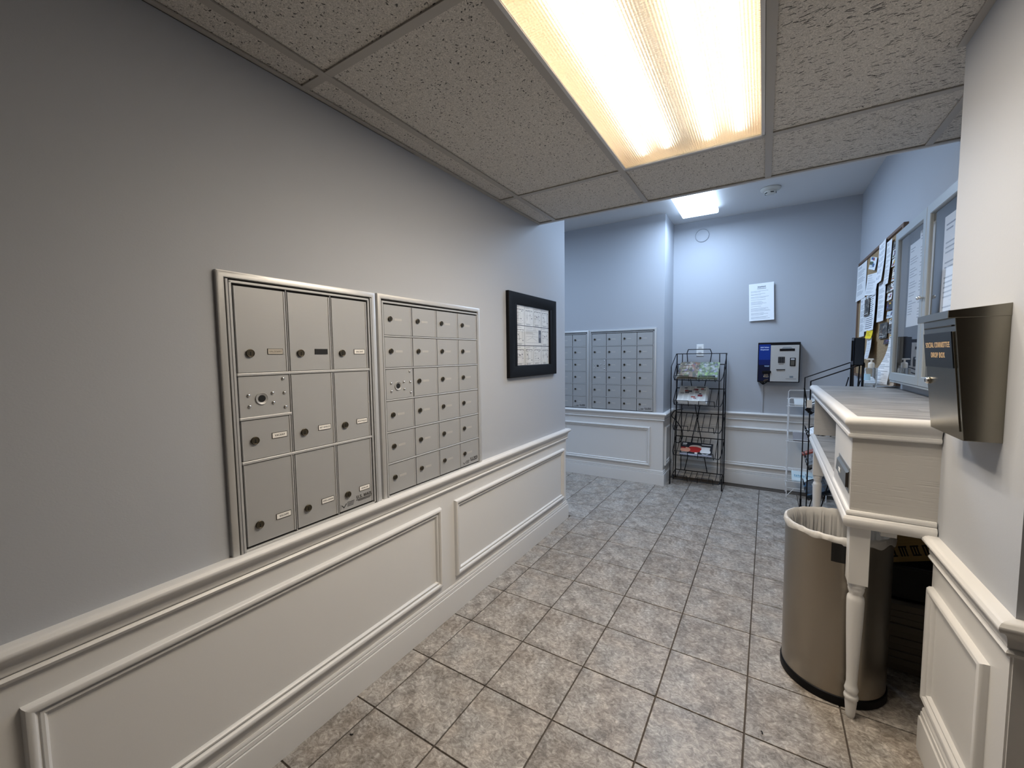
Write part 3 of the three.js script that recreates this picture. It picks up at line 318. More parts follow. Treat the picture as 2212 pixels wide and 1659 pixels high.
{ const o = obj('security_cable', tube([V(0.70, 0.80, -4.45), V(0.63, 0.785, -4.42), V(0.595, 0.73, -4.415), V(0.64, 0.68, -4.415), V(0.69, 0.60, -4.42), V(0.70, 0.52, -4.425), V(0.67, 0.455, -4.43), V(0.62, 0.46, -4.43)], 0.0045, 60)); o.material = M.black; tag(o, 'black security cable looped around the side of the far wire rack', 'cable'); }

// ---------------------------------------------------------------- counter
const woodTex = (() => { const a = makeNoise(61, 128), b = makeNoise(62, 16), c = makeNoise(63, 256); return dataTex(512, 512, (u, v) => { const w = (b(u * 6, v * 10) - 0.5) * 0.05; const grain = a(u * 5, (v + w) * 90) * 0.5 + a(u * 9 + 3, (v + w) * 46) * 0.3 + c(u * 14, (v + w) * 200) * 0.2; const L = 0.5 + 0.9 * (grain - 0.5) + 0.2 * (b(u * 8, v * 8) - 0.5); return [92 + 118 * L, 90 + 117 * L, 88 + 115 * L]; }); })();
const grainBump = (() => { const a = makeNoise(71, 256), b = makeNoise(72, 16); return dataTex(256, 256, (u, v) => { const k = a(u * 7, v * 150), q = b(u * 5, v * 16); const n = 255 * (0.6 - 0.6 * Math.max(0, k - 0.72) * 3 * q); return [n, n, n]; }, false); })(); grainBump.repeat.set(2.2, 3);
const plankM = [0, 1, 2].map((i) => std(lin(0.94 + 0.02 * i, 0.94 + 0.02 * i, 0.94 + 0.02 * i), 0.42, { map: woodTex }));
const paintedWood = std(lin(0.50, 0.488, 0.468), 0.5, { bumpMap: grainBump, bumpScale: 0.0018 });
const counter = thing('reception_counter', 'white painted counter with wood grain top, open cubby and turned legs', 'counter', [1.662, 0, -1.853], -0.0168);
{
  const L = 1.63, D = 0.415, t = counter;
  const planks = (parent, x0, x1, z0, z1, y, n, k0) => { const w = (z1 - z0) / n; for (let i = 0; i < n; i++) { const g = new RoundedBoxGeometry(x1 - x0, 0.004, w - 0.0002, 1, 0.0003); const p = g.attributes.position, uv = new Float32Array(p.count * 2); for (let k = 0; k < p.count; k++) { uv[2 * k] = p.getX(k) / 0.9 + i * 0.37 + k0; uv[2 * k + 1] = p.getZ(k) / 0.45 + i * 0.29; } g.setAttribute('uv', new THREE.BufferAttribute(uv, 2)); const o = obj('plank', g, plankM[(i * 2 + 1) % 3], parent); o.position.set((x0 + x1) / 2, y, z0 + (i + 0.5) * w); } };
  const top = obj('countertop', [bx(-0.006, D, 1.108, 1.130, -L, -0.004)], M.white, t); planks(top, -0.010, D, -L, 0.006, 1.132, 11, 0);
  const EDGE = [[-0.012, 1.136], [0.012, 1.137], [0.022, 1.132], [0.027, 1.122], [0.026, 1.112], [0.020, 1.104], [0.013, 1.097], [0.010, 1.086], [0.009, 1.078], [0.013, 1.076], [0.015, 1.070], [0.012, 1.063], [0.004, 1.060], [-0.012, 1.060]];
  const BOT = [[-0.01, 0.800], [0.008, 0.800], [0.012, 0.794], [0.011, 0.785], [0.008, 0.783], [0.016, 0.780], [0.020, 0.772], [0.019, 0.755], [0.012, 0.742], [0.006, 0.738], [-0.01, 0.738]];
  const along = (name, prof, z0, z1, ms, me, parent) => { const g = sweep(prof, z1 - z0, ms, me); g.rotateY(-PI / 2); g.translate(0, 0, z0); return obj(name, g, M.white, parent); };
  const across = (name, prof, x1, parent) => { const g = sweep(prof, x1, 1, 0); return obj(name, g, M.white, parent); };
  along('top_moulding', EDGE, -L, 0, 0, 1, t); across('top_moulding', EDGE, 0.222, t);
  obj('end_panel', [metre(bx(0, D, 0.796, 1.108, -0.018, 0))], paintedWood, t);
  const front = obj('front_panel', [bx(0, 0.018, 0.796, 1.108, -0.455, -0.018)], M.white, t);
  obj('divider', [bx(0.018, D, 0.796, 1.108, -0.455, -0.437)], M.white, t);
  obj('back_panel', [bx(D - 0.012, D, 0.738, 1.108, -L, -0.018)], M.white, t);
  obj('end_panel', [bx(0.004, D, 0.796, 1.108, -L, -L + 0.02)], paintedWood, t);
  const shelf = obj('shelf', [bx(0.0, D - 0.012, 0.752, 0.786, -L, -0.001)], M.white, t); planks(shelf, 0.012, D - 0.012, -L + 0.02, -0.457, 0.7885, 8, 0.4);
  along('shelf_moulding', BOT, -L, 0, 0, 1, t); across('shelf_moulding', BOT, 0.222, t);
  obj('apron', [bx(0.092, 0.135, 0.712, 0.752, -0.05, -0.03)], M.white, t);
  const prof = [[0, 0], [0.0125, 0], [0.0145, 0.012], [0.0185, 0.062], [0.0175, 0.068], [0.0215, 0.074], [0.0225, 0.082], [0.0205, 0.089], [0.0165, 0.093], [0.0195, 0.100], [0.0215, 0.110], [0.0190, 0.120], [0.0165, 0.135], [0.0175, 0.18], [0.0205, 0.26], [0.0235, 0.34], [0.0258, 0.42], [0.0262, 0.455], [0.0245, 0.468], [0.0195, 0.476], [0.0205, 0.482], [0.0235, 0.492], [0.0245, 0.499], [0.0230, 0.502], [0.0258, 0.508], [0.0262, 0.513], [0.0245, 0.516], [0.0275, 0.522], [0.0275, 0.53]];
  for (const [x, z] of [[0.033, -0.036], [0.033, -L + 0.04], [D - 0.05, -0.045], [D - 0.05, -L + 0.04]]) { const l = obj('leg', rbx(-0.029, 0.029, 0.524, 0.752, -0.029, 0.029, 0.002), M.white, t); l.position.set(x, 0, z); obj('turned_shaft', lathe(prof, 28), M.white, l); }
  // steel mail slot on the front panel
  const slot = obj('mail_slot', rbx(-0.003, 0.001, 0.852, 0.944, -0.300, -0.022, 0.001, 1), std(lin(0.40, 0.41, 0.41), 0.35, { metalness: 0.8 }), t);
  const hood = quads([[[-0.003, 0.930, -0.296], [-0.003, 0.930, -0.030]], [[-0.010, 0.922, -0.296], [-0.010, 0.922, -0.030]], [[-0.012, 0.878, -0.296], [-0.012, 0.878, -0.030]], [[-0.003, 0.868, -0.296], [-0.003, 0.868, -0.030]]]); hood.computeVertexNormals(); obj('slot_hood', hood, std(lin(0.34, 0.36, 0.36), 0.30, { metalness: 0.8, side: THREE.DoubleSide }), slot);
  obj('hood_end', [bx(-0.012, -0.003, 0.872, 0.925, -0.031, -0.029)], std(lin(0.02, 0.016, 0.014), 0.5), slot); obj('slot_label', [bx(-0.0128, -0.0118, 0.89, 0.905, -0.21, -0.17)], M.paper, slot);
}

// ---------------------------------------------------------------- trash can and liner
{
  const t = thing('trash_can', 'round brushed steel trash can with black base under the counter', 'trash can', [1.66, 0, -2.102]); const R = 0.174;
  obj('body', lathe([[R - 0.003, 0.03], [R, 0.032], [R + 0.001, 0.35], [R + 0.002, 0.645], [R + 0.004, 0.650], [R + 0.002, 0.655], [R - 0.003, 0.652], [R - 0.004, 0.10], [0, 0.10]], 72), M.steel, t);
  obj('base_ring', lathe([[0, 0], [R + 0.002, 0], [R + 0.005, 0.004], [R + 0.005, 0.030], [R + 0.001, 0.036], [R - 0.01, 0.036]], 72), M.black, t);
  const hg = []; const a0 = -0.20, a1 = 0.26; const rows = []; for (let i = 0; i <= 10; i++) { const a = a0 + (a1 - a0) * i / 10; const row = []; for (const [rr, y] of [[R + 0.001, 0.565], [R + 0.005, 0.568], [R + 0.005, 0.638], [R + 0.001, 0.641]]) row.push([Math.sin(a) * rr, y, Math.cos(a) * rr]); rows.push(row); } hg.push(quads(rows.slice().reverse())); obj('handle_plate', hg, std(lin(0.006, 0.006, 0.006), 0.4, { side: THREE.DoubleSide }), t).rotation.y = 0.0;
  // liner: overhanging lip and pleated inside
  const n = makeNoise(81, 64), rowsB = [], A = 180; const prof = (a) => { const w = n(a * 2, 1), w2 = n(a * 3, 5), w3 = n(a * 6, 9), pl = (Math.sin(a * 46 + 4 * w) + 0.6 * Math.sin(a * 17 + 3)) * 0.0032; const lip = 0.008 + 0.016 * w * w2 * 2; return [[R + 0.008, 0.655 - lip], [R + 0.009, 0.650 - lip * 0.4], [R + 0.006, 0.659 + 0.004 * w3], [R - 0.002, 0.662 + 0.005 * w3], [R - 0.010, 0.655], [R - 0.016 + pl * 0.6 - 0.004 * w, 0.63], [R - 0.018 + pl, 0.55], [R - 0.020 + pl * 1.3, 0.45], [R - 0.022 + pl, 0.30], [R - 0.04, 0.18], [0.02, 0.16]]; };
  for (let i = 0; i <= A; i++) { const a = (i % A) / A * 2 * PI; rowsB.push(prof(a / (2 * PI) * 9.14).map(([r, y]) => [Math.sin(a) * r, y, Math.cos(a) * r])); }
  const o = obj('bin_liner', toCreasedNormals(quads(rowsB), 1.0), phys({ color: lin(0.78, 0.77, 0.75), roughness: 0.42, transmission: 0.4, thickness: 0, side: THREE.DoubleSide })); o.position.set(1.66, 0, -2.102); tag(o, 'white plastic bin liner folded over the steel trash can rim', 'trash bag');
}
// ---------------------------------------------------------------- clutter under the counter
const cardboard = canvasTex(512, 320, (g, w, h) => { g.fillStyle = '#a58a58'; g.fillRect(0, 0, w, h); const r = rng(4); g.globalAlpha = 0.06; for (let i = 0; i < 300; i++) { g.fillStyle = r() > 0.5 ? '#6d4f22' : '#d7b57a'; g.fillRect(0, r() * h, w, 1 + r() * 2); } g.globalAlpha = 1; g.fillStyle = '#5a2a1a'; for (const [x, y, a, b] of [[60, 60, 70, 26], [60, 110, 90, 26], [160, 60, 40, 26], [180, 110, 60, 26], [60, 160, 120, 26], [215, 60, 70, 26]]) g.fillRect(x, y, a, b); g.fillStyle = '#1d1712'; for (let k = 0; k < 6; k++) { const x = 40 + k * 62; for (let i = 0; i < 3; i++) g.fillRect(x + i * 15, 226, 9, 62); g.fillRect(x, 226, 44, 9); if (k % 2) g.fillRect(x, 279, 44, 9); } });
{ const g = faceUV(rbx(-0.155, 0.155, -0.105, 0.105, -0.055, 0.055, 0.003, 1), -0.155, 0.155, -0.105, 0.105); const o = obj('cardboard_box', g, std(0xffffff, 0.8, { map: cardboard })); o.position.set(1.935, 0.585, -2.345); o.rotation.set(-0.22, -0.10, 0.30); tag(o, 'printed brown cardboard box tilted on the pile under the counter', 'box'); }
{ const t = thing('storage_crate', 'dark plastic crate under the tilted cardboard box', 'crate', [1.912, 0.30, -2.445]); obj('body', [bx(-0.17, 0.17, 0, 0.01, -0.14, 0.14), bx(-0.17, -0.163, 0, 0.15, -0.14, 0.14), bx(0.163, 0.17, 0, 0.15, -0.14, 0.14), bx(-0.17, 0.17, 0, 0.15, -0.14, -0.133), bx(-0.17, 0.17, 0, 0.15, 0.133, 0.14)], std(lin(0.02, 0.02, 0.022), 0.6), t); obj('rim', [rbx(-0.178, 0.178, 0.138, 0.15, 0.134, 0.148, 0.003), rbx(-0.178, 0.178, 0.138, 0.15, -0.148, -0.134, 0.003), rbx(0.164, 0.178, 0.138, 0.15, -0.148, 0.148, 0.003), rbx(-0.178, -0.164, 0.138, 0.15, -0.148, 0.148, 0.003)], std(lin(0.025, 0.025, 0.028), 0.5), t); }
{ const bM = std(lin(0.22, 0.19, 0.15), 0.85), r = rng(19); const g = rbx(-0.16, 0.16, 0, 0.0288, -0.125, 0.125, 0.003, 1); for (let i = 0; i < 10; i++) { const o = obj('bundled_newspaper', g, bM); o.position.set(1.90 + (r() - 0.5) * 0.012, i * 0.0295, -2.395 + (r() - 0.5) * 0.012); o.rotation.y = (r() - 0.5) * 0.05; tag(o, ['lowest', 'second', 'third', 'fourth', 'fifth', 'sixth', 'seventh', 'eighth', 'ninth', 'topmost'][i] + ' folded newspaper, counting up, of the floor stack under the storage crate', 'newspaper', 'newspapers stacked under the counter'); } }

// ---------------------------------------------------------------- drop box on the side wall
{
  const t = thing('drop_box', 'stainless steel wall drop box with black lettered sign by the counter', 'drop box', [1.887, 0, -1.700], -PI / 2); const W = 0.236, y0 = 1.138, y1 = 1.446, d0 = 0.066, d1 = 0.094;
  const side = new THREE.Shape([new THREE.Vector2(0, y0), new THREE.Vector2(d0, y0), new THREE.Vector2(d1, y1), new THREE.Vector2(0, y1)]); const bg = new THREE.ExtrudeGeometry(side, { depth: W, bevelEnabled: true, bevelSize: 0.0015, bevelThickness: 0.0015, bevelSegments: 2 }); bg.rotateY(-PI / 2); bg.translate(W, 0, 0); obj('body', metre(bg), M.boxSteel, t);
  const lid = new THREE.Shape([new THREE.Vector2(-0.0, y1 + 0.001), new THREE.Vector2(d1 + 0.014, y1 + 0.001), new THREE.Vector2(d1 + 0.014, y1 + 0.018), new THREE.Vector2(0, y1 + 0.030)]); const lg = new THREE.ExtrudeGeometry(lid, { depth: W + 0.004, bevelEnabled: true, bevelSize: 0.001, bevelThickness: 0.001, bevelSegments: 1 }); lg.rotateY(-PI / 2); lg.translate(W + 0.002, 0, 0); obj('lid', metre(lg), M.boxSteel, t);
  const tilt = Math.atan2(d1 - d0, y1 - y0); const onFace = (o, x, y, out = 0) => { const s = (y - y0) / (y1 - y0); o.position.set(x, y, d0 + (d1 - d0) * s + out); o.rotation.x = tilt; return o; };
  onFace(obj('door', rbx(-0.106, 0.106, -0.128, 0.128, 0, 0.003, 0.001, 1), M.boxSteel, t), W / 2, 1.285, 0.0012);
  onFace(obj('letter_slot', rbx(-0.104, 0.104, -0.002, 0.002, 0, 0.004, 0.0008, 1), M.hole, t), W / 2, 1.428, 0.0012);
  const sign = canvasTex(512, 256, (g, w, h) => { g.fillStyle = '#10161c'; g.fillRect(0, 0, w, h); g.fillStyle = '#c9a878'; g.textAlign = 'center'; g.font = 'bold 54px sans-serif'; g.fillText('SOCIAL COMMITTEE', w / 2, 108, w - 60); g.fillText('DROP BOX', w / 2, 184, w - 250); });
  onFace(obj('sign_plate', faceUV(new THREE.BoxGeometry(0.208, 0.094, 0.003), -0.104, 0.104, -0.047, 0.047), std(0xffffff, 0.4, { map: sign }), t), W / 2, 1.366, 0.0055);
  const lk = onFace(obj('cam_lock', lathe([[0, 0.010], [0.006, 0.010], [0.009, 0.007], [0.011, 0], [0, 0]].reverse(), 24).rotateX(PI / 2), M.chrome, t), 0.028, 1.278, 0.004); obj('keyhole', bx(-0.001, 0.001, -0.004, 0.004, 0.0095, 0.0108), M.hole, lk);
}

// ---------------------------------------------------------------- notice case and cork board on the alcove wall
{
  const t = thing('display_case', 'grey metal two-door glass notice case above the counter', 'display case', [2.0995, 0, -3.325], -PI / 2); const W = 1.10, y0 = 1.19, y1 = 2.055, D = 0.052; const fm = std(lin(0.42, 0.46, 0.48), 0.42, { metalness: 0.3 });
  obj('case_box', [bx(0, W, y0, y0 + 0.012, 0, D - 0.012), bx(0, W, y1 - 0.012, y1, 0, D - 0.012), bx(0, 0.012, y0, y1, 0, D - 0.012), bx(W - 0.012, W, y0, y1, 0, D - 0.012)], fm, t);
  obj('backing', [bx(0.01, W - 0.01, y0 + 0.01, y1 - 0.01, 0.001, 0.006)], std(lin(0.02, 0.028, 0.045), 0.9), t);
  for (const [a, b, kx] of [[0.002, 0.548, 0.534], [0.552, W - 0.002, 0.566]]) { const d = obj('door', frameRing(a, b, y0, y1, [[0, D - 0.012], [0, D + 0.006], [0.002, D + 0.009], [0.044, D + 0.009], [0.047, D + 0.006], [0.047, D - 0.004]]), fm, t); obj('glass_pane', bx(a + 0.04, b - 0.04, y0 + 0.04, y1 - 0.04, D - 0.003, D - 0.0026), M.glass, d); const k = obj('knob', lathe([[0, 0.020], [0.005, 0.0195], [0.0085, 0.015], [0.0085, 0.011], [0.0045, 0.008], [0.004, 0], [0, 0]].reverse(), 20).rotateX(PI / 2), M.chrome, d); k.position.set(kx, 1.622, D + 0.009); }
  obj('ledge', [rbx(-0.004, W + 0.004, y0 - 0.012, y0 + 0.002, 0, D + 0.004, 0.002, 1)], fm, t);
}
function pageTex(seed, kind) { return canvasTex(192, 256, (g, w, h) => { const r = rng(seed); if (kind === 'text') { g.fillStyle = '#e8eaec'; g.fillRect(0, 0, w, h); lines(g, 16, 14, w * 0.5, 2, 8, r, '#667'); let y = 44; while (y < h - 26) { const n = 2 + (r() * 5 | 0); lines(g, 16, y, w - 34, n, 8, r, '#8a8e96'); y += n * 8 + 9; } } else if (kind === 'list') { g.fillStyle = '#eceef0'; g.fillRect(0, 0, w, h); for (let y = 10; y < h - 10; y += 14) { g.fillStyle = '#5d6068'; g.fillRect(14, y, w - 40 - r() * 40, 5); } } else if (kind === 'logo') { g.fillStyle = '#e9ebee'; g.fillRect(0, 0, w, h); g.fillStyle = '#8c97b5'; for (let i = 0; i < 6; i++) { g.beginPath(); g.arc(30, 30 + i * 38, 9, 0, 7); g.fill(); } for (let i = 0; i < 6; i++) lines(g, 54, 20 + i * 38, w - 74, 3, 9, r, '#8a8e96'); } else if (kind === 'photo') { const pal = ['#4b4a48', '#6f6c66', '#2f3238', '#8e8a82', '#5b4a40']; g.fillStyle = pal[0]; g.fillRect(0, 0, w, h); for (let i = 0; i < 40; i++) { g.fillStyle = pal[r() * 5 | 0]; g.beginPath(); g.ellipse(r() * w, r() * h, 8 + r() * 30, 8 + r() * 24, r() * 3, 0, 7); g.fill(); } g.fillStyle = '#ddd'; g.fillRect(10, h - 40, w - 60, 8); } else if (kind === 'card') { const bgs = ['#e8e6e2', '#dfe6ea', '#efe9dc', '#3a3440', '#dadada', '#c8d4dc']; g.fillStyle = bgs[seed % 6]; g.fillRect(0, 0, w, h); const cs = ['#a23b35', '#3a5f94', '#c9a23a', '#4a5a48', '#6a4a6a', '#333']; for (let i = 0; i < 5; i++) { g.fillStyle = cs[(r() * 6) | 0]; g.fillRect(r() * w * 0.6, r() * h * 0.7, 30 + r() * 60, 20 + r() * 50); } lines(g, 20, h * 0.6, w - 50, 5, 14, r, '#666'); } else { g.fillStyle = '#f2d51e'; g.fillRect(0, 0, w, h); lines(g, 30, 60, w - 70, 4, 34, r, '#7d6d10'); } }); }
const pages = {}; const page = (kind, seed = 1) => pages[kind + seed] ||= std(0xffffff, 0.72, { map: pageTex(seed, kind), side: THREE.DoubleSide });
function pinned(name, label, mat, z0, z1, y0, y1, x, bend = [0, 0, 0, 0], roll = 0, group) { const o = obj(name, sheet(z1 - z0, y1 - y0, bend.map((k) => k * 0.55)), mat); o.position.set(x, (y0 + y1) / 2, (z0 + z1) / 2); o.rotation.set(0, -PI / 2, 0); o.rotateZ(roll); return tag(o, label, 'paper', group); }
const inCase = 'papers inside the notice case';
pinned('case_notice', 'typed sheet hanging at the far side behind the far case door', page('text', 2), -3.235, -3.06, 1.50, 1.965, 2.088, [0.004, 0.004, 0.006, 0], 0.01, inCase);
pinned('case_notice', 'typed sheet near the knobs behind the far case door', page('text', 3), -3.055, -2.84, 1.50, 2.0, 2.086, [0, 0.006, 0.004, 0], -0.01, inCase);
pinned('case_notice', 'large pale sheet behind the near door of the notice case', page('text', 4), -2.66, -2.43, 1.28, 1.97, 2.080, [0.008, 0.010, 0.012, 0], 0.02, inCase);
pinned('case_notice', 'narrow sheet beside the near door hinge of the notice case', page('list', 4), -2.42, -2.29, 1.40, 1.90, 2.088, [0, 0, 0.003, 0], 0, inCase);
pinned('case_notice', 'small dark printed strip low behind the near case door', page('photo', 6), -2.735, -2.665, 1.36, 1.70, 2.090, [0, 0, 0.002, 0], 0, inCase);
{
  const t = thing('cork_board', 'wood-framed cork board crowded with pinned papers on the alcove wall', 'cork board', [2.1, 0, -4.72], -PI / 2); const W = 1.36, y0 = 1.15, y1 = 2.13; const n = makeNoise(91, 128), m = makeNoise(92, 64); const cork = dataTex(256, 256, (u, v) => { const k = 0.7 * n(u * 128, v * 128) + 0.3 * m(u * 64, v * 64); return [158 + 62 * (k - 0.5), 133 + 62 * (k - 0.5), 100 + 52 * (k - 0.5)]; }); cork.repeat.set(3, 3);
  obj('cork_sheet', [bx(0.015, W - 0.015, y0 + 0.015, y1 - 0.015, 0.002, 0.014)], std(0xffffff, 0.9, { map: cork }), t);
  obj('frame', frameRing(0, W, y0, y1, [[0, 0], [0, 0.022], [0.003, 0.025], [0.020, 0.025], [0.023, 0.020], [0.023, 0.012]]), std(lin(0.16, 0.095, 0.06), 0.5), t);
}
const onCork = 'papers pinned to the cork board';
const P = (label, mat, z0, z1, y0, y1, off, bend, roll = 0, name = 'pinned_sheet') => pinned(name, label, mat, z0, z1, y0, y1, 2.0835 - off * 0.6, bend, roll, onCork);
P('long blank-edged sheet at the far top corner of the cork board', page('text', 11), -4.70, -4.40, 1.80, 2.10, 0.006, [-0.004, 0.02, 0.010, 0], 0.03);
P('sheet hanging below the far top corner sheet', page('text', 12), -4.52, -4.34, 1.485, 1.80, 0.010, [0.004, 0.01, 0.004, 0], 0.02);
P('sheet pinned at a slant beneath the red and white scrap', page('text', 13), -4.32, -3.93, 1.79, 1.95, 0.012, [0.010, 0.004, 0.02, 0], -0.10);
P('red and white crumpled scrap near the cork board top', page('card', 1), -4.18, -3.93, 1.97, 2.06, 0.02, [0.02, 0.01, 0.015, 0], -0.2, 'pinned_card');
P('sheet with a column of round logos rising above the board frame', page('logo', 1), -3.93, -3.72, 1.84, 2.12, 0.018, [0.010, 0.002, 0.03, 0], 0.02);
P('narrow typed sheet beside the logo sheet on the cork board', page('text', 14), -3.72, -3.59, 1.805, 2.09, 0.014, [0.004, 0.004, 0.02, 0], 0);
P('long typed sheet under the logo sheet on the cork board', page('text', 15), -3.91, -3.69, 1.57, 1.845, 0.010, [0.012, 0.004, 0.008, 0], 0.0);
P('sheet of bold striped list lines on the cork board', page('list', 1), -4.29, -3.92, 1.52, 1.80, 0.016, [0.02, 0.004, 0.014, 0], 0.0);
P('grey photograph pinned over the striped list', page('photo', 1), -4.315, -4.13, 1.64, 1.775, 0.026, [0.006, 0.004, 0.006, 0], 0.03, 'pinned_card');
P('small yellow note near the bottom of the cork board', page('yellow', 1), -4.18, -3.965, 1.46, 1.522, 0.030, [0.004, 0.004, 0.02, 0], -0.04, 'pinned_card');
P('curled white sheet hanging below the yellow note', page('text', 16), -4.20, -3.93, 1.31, 1.46, 0.014, [0.04, 0.006, 0.03, 0], 0.06);
[[-3.588, -3.48, 2.01, 2.06, 'dark card at the near top corner of the cork board', 'photo', 3], [-3.58, -3.436, 1.955, 2.008, 'pale card below the dark corner card', 'card', 4], [-3.575, -3.43, 1.902, 1.95, 'blue marked card third down the near edge column', 'card', 7], [-3.569, -3.42, 1.842, 1.893, 'cream card fourth down the near edge column', 'card', 2], [-3.678, -3.53, 1.747, 1.80, 'dark picture card beside the narrow typed sheet foot', 'photo', 4], [-3.572, -3.482, 1.752, 1.80, 'white card next to the dark picture card', 'card', 6], [-3.67, -3.56, 1.697, 1.745, 'white card just above the purple card', 'card', 12], [-3.667, -3.475, 1.63, 1.684, 'purple dark card midway down the near edge', 'card', 3], [-3.642, -3.44, 1.577, 1.622, 'green and grey card under the purple card', 'card', 5], [-3.85, -3.625, 1.45, 1.556, 'brown photo card under the long typed sheet', 'photo', 5], [-3.575, -3.41, 1.54, 1.575, 'white card near the case edge under the green card', 'card', 10], [-3.588, -3.41, 1.477, 1.535, 'black picture card low beside the notice case', 'photo', 7], [-3.56, -3.395, 1.436, 1.476, 'white card lowest beside the notice case', 'card', 16], [-3.70, -3.565, 1.41, 1.44, 'small grey card stuck on bare cork', 'card', 9], [-3.475, -3.385, 2.03, 2.085, 'white card tucked in the near top corner of the cork frame', 'card', 18], [-3.43, -3.385, 1.90, 1.99, 'upright pale card beside the blue marked card', 'text', 13], [-3.43, -3.38, 1.80, 1.88, 'upright white card beside the cream card', 'text', 12], [-3.47, -3.385, 1.69, 1.745, 'pale card tucked beside the case above the purple card', 'card', 22], [-3.58, -3.48, 1.81, 1.838, 'red marked slip under the cream card', 'card', 13], [-3.46, -3.39, 1.585, 1.665, 'white slip between the purple card and the case', 'text', 15]].forEach(([a, b, c, d, l, k, s], i) => P(l, page(k, s), a, b, c, d, 0.004 + (i % 3) * 0.003, [0.004 * (i % 2), 0.003, 0.006, 0], ((i * 37) % 7 - 3) * 0.012, 'pinned_card'));
// a long curled paper strip hanging to the countertop
{ const rows = []; for (let j = 0; j <= 24; j++) { const v = j / 24; const q = Math.min(1, v / 0.82); const a = Math.max(0, (v - 0.82) / 0.18) * PI * 1.4; const y = 1.434 - 0.272 * q - 0.018 * Math.sin(a), dx = 0.018 * (1 - Math.cos(a)); rows.push([[2.064 - 0.10 * q * q + dx, y, -3.497 - 0.035 * q], [2.064 - 0.022 * q * q + dx, y, -3.403 + 0.018 * q]]); }
  const g = quads(rows); const uv = g.attributes.uv, p = g.attributes.position; for (let i = 0; i < uv.count; i++) uv.setXY(i, (p.getZ(i) + 3.54) / 0.16, (p.getY(i) - 1.13) / 0.31); const o = obj('paper_strip', g, page('text', 21)); tag(o, 'long typed paper strip curling down onto the counter by the case', 'paper'); }
// hand sanitizer
{
  const t = thing('sanitizer_bottle', 'clear pump bottle of hand sanitizer with blue label on the counter', 'bottle', [1.972, 1.1345, -3.43], -0.3);
  const body = new THREE.Shape(); const w = 0.030, d = 0.019; body.absellipse(0, 0, w, d, 0, PI * 2); const bg = new THREE.ExtrudeGeometry(body, { depth: 0.112, bevelEnabled: true, bevelSize: 0.003, bevelThickness: 0.006, bevelSegments: 3, curveSegments: 24 }); bg.rotateX(-PI / 2); bg.translate(0, 0.006, 0); obj('bottle_body', bg, phys({ color: lin(0.86, 0.92, 0.95), roughness: 0.06, transmission: 0.9, thickness: 0.03, ior: 1.36 }), t);
  obj('pump', [...[lathe([[0, 0.12], [0.012, 0.122], [0.016, 0.126], [0.016, 0.150], [0.013, 0.158], [0.005, 0.160], [0.005, 0.176], [0, 0.176]], 24)], rbx(-0.026, 0.012, 0.174, 0.183, -0.007, 0.007, 0.003)], std(lin(0.74, 0.76, 0.74), 0.35), t);
  const lab = []; for (let i = 0; i <= 10; i++) { const a = PI * (0.10 + 0.42 * i / 10); lab.push([[-Math.cos(a) * (w + 0.0036), 0.045, Math.sin(a) * (d + 0.0036)], [-Math.cos(a) * (w + 0.0036), 0.085, Math.sin(a) * (d + 0.0036)]]); } obj('label', quads(lab), std(lin(0.38, 0.62, 0.80), 0.4, { side: THREE.DoubleSide }), t);
}
// ---------------------------------------------------------------- rack at the counter end: contents
{ const t = thing('leaflet_holder', 'black leaflet holder clipped on top of the counter-end rack', 'holder', [1.935, 1.268, -3.615]); obj('body', [bx(-0.028, 0.028, 0, 0.005, -0.075, 0.02), bx(-0.028, -0.024, 0, 0.185, -0.075, 0.02), bx(0.024, 0.028, 0, 0.185, -0.075, 0.02), bx(-0.028, 0.028, 0, 0.185, 0.016, 0.02), bx(-0.028, 0.028, 0, 0.19, -0.075, -0.071)], std(lin(0.012, 0.018, 0.03), 0.3), t); obj('clip', [rbx(-0.036, -0.028, 0.03, 0.17, -0.03, -0.01, 0.002), rbx(0.028, 0.036, -0.08, 0.02, -0.02, 0.0, 0.002)], M.black, t); }
const blueCov = std(0xffffff, 0.35, { map: coverTex(31, ['#1c2a38', '#2b4a68', '#3f7ca6', '#16202a', '#28333d']) }), greyCov = std(0xffffff, 0.4, { map: coverTex(32, ['#6d7276', '#8b9094', '#4c5256', '#a7abad', '#2f3336']) }), redCov = std(0xffffff, 0.4, { map: coverTex(33, ['#8a3a30', '#a6584a', '#c7a79c', '#5a201c']) });
onShelf(rack2, 4, 0.25, 0.0, pad(0.40, 0.25, 0.03), std(lin(0.05, 0.06, 0.07), 0.6), 'magazine', 'dark magazine on the bottom shelf of the counter-end rack', null);
onShelf(rack2, 3, 0.27, 0.0, pad(0.36, 0.22, 0.02), blueCov, 'magazine', 'blue magazine low in the counter-end rack behind the turned leg', null);
onShelf(rack2, 2, 0.27, 0.0, pad(0.34, 0.22, 0.018), greyCov, 'magazine', 'grey magazine midway up the counter-end rack', null);
onShelf(rack2, 2, 0.06, -0.005, pad(0.09, 0.12, 0.012), redCov, 'magazine', 'small red booklet poking out of the counter-end rack', null, 0.02);
onShelf(rack2, 1, 0.20, 0.0, pad(0.26, 0.20, 0.01), page('text', 22), 'magazine', 'white leaflet pile on the second shelf of the counter-end rack', null);
{ const o = obj('rack_tag', [rbx(-0.016, 0.016, -0.028, 0.028, -0.001, 0.001, 0.0005, 1)], M.paper); o.position.set(1.672, 0.995, -3.585); o.rotation.y = 0.2; tag(o, 'white tag tied to the front post of the counter-end rack', 'tag'); }
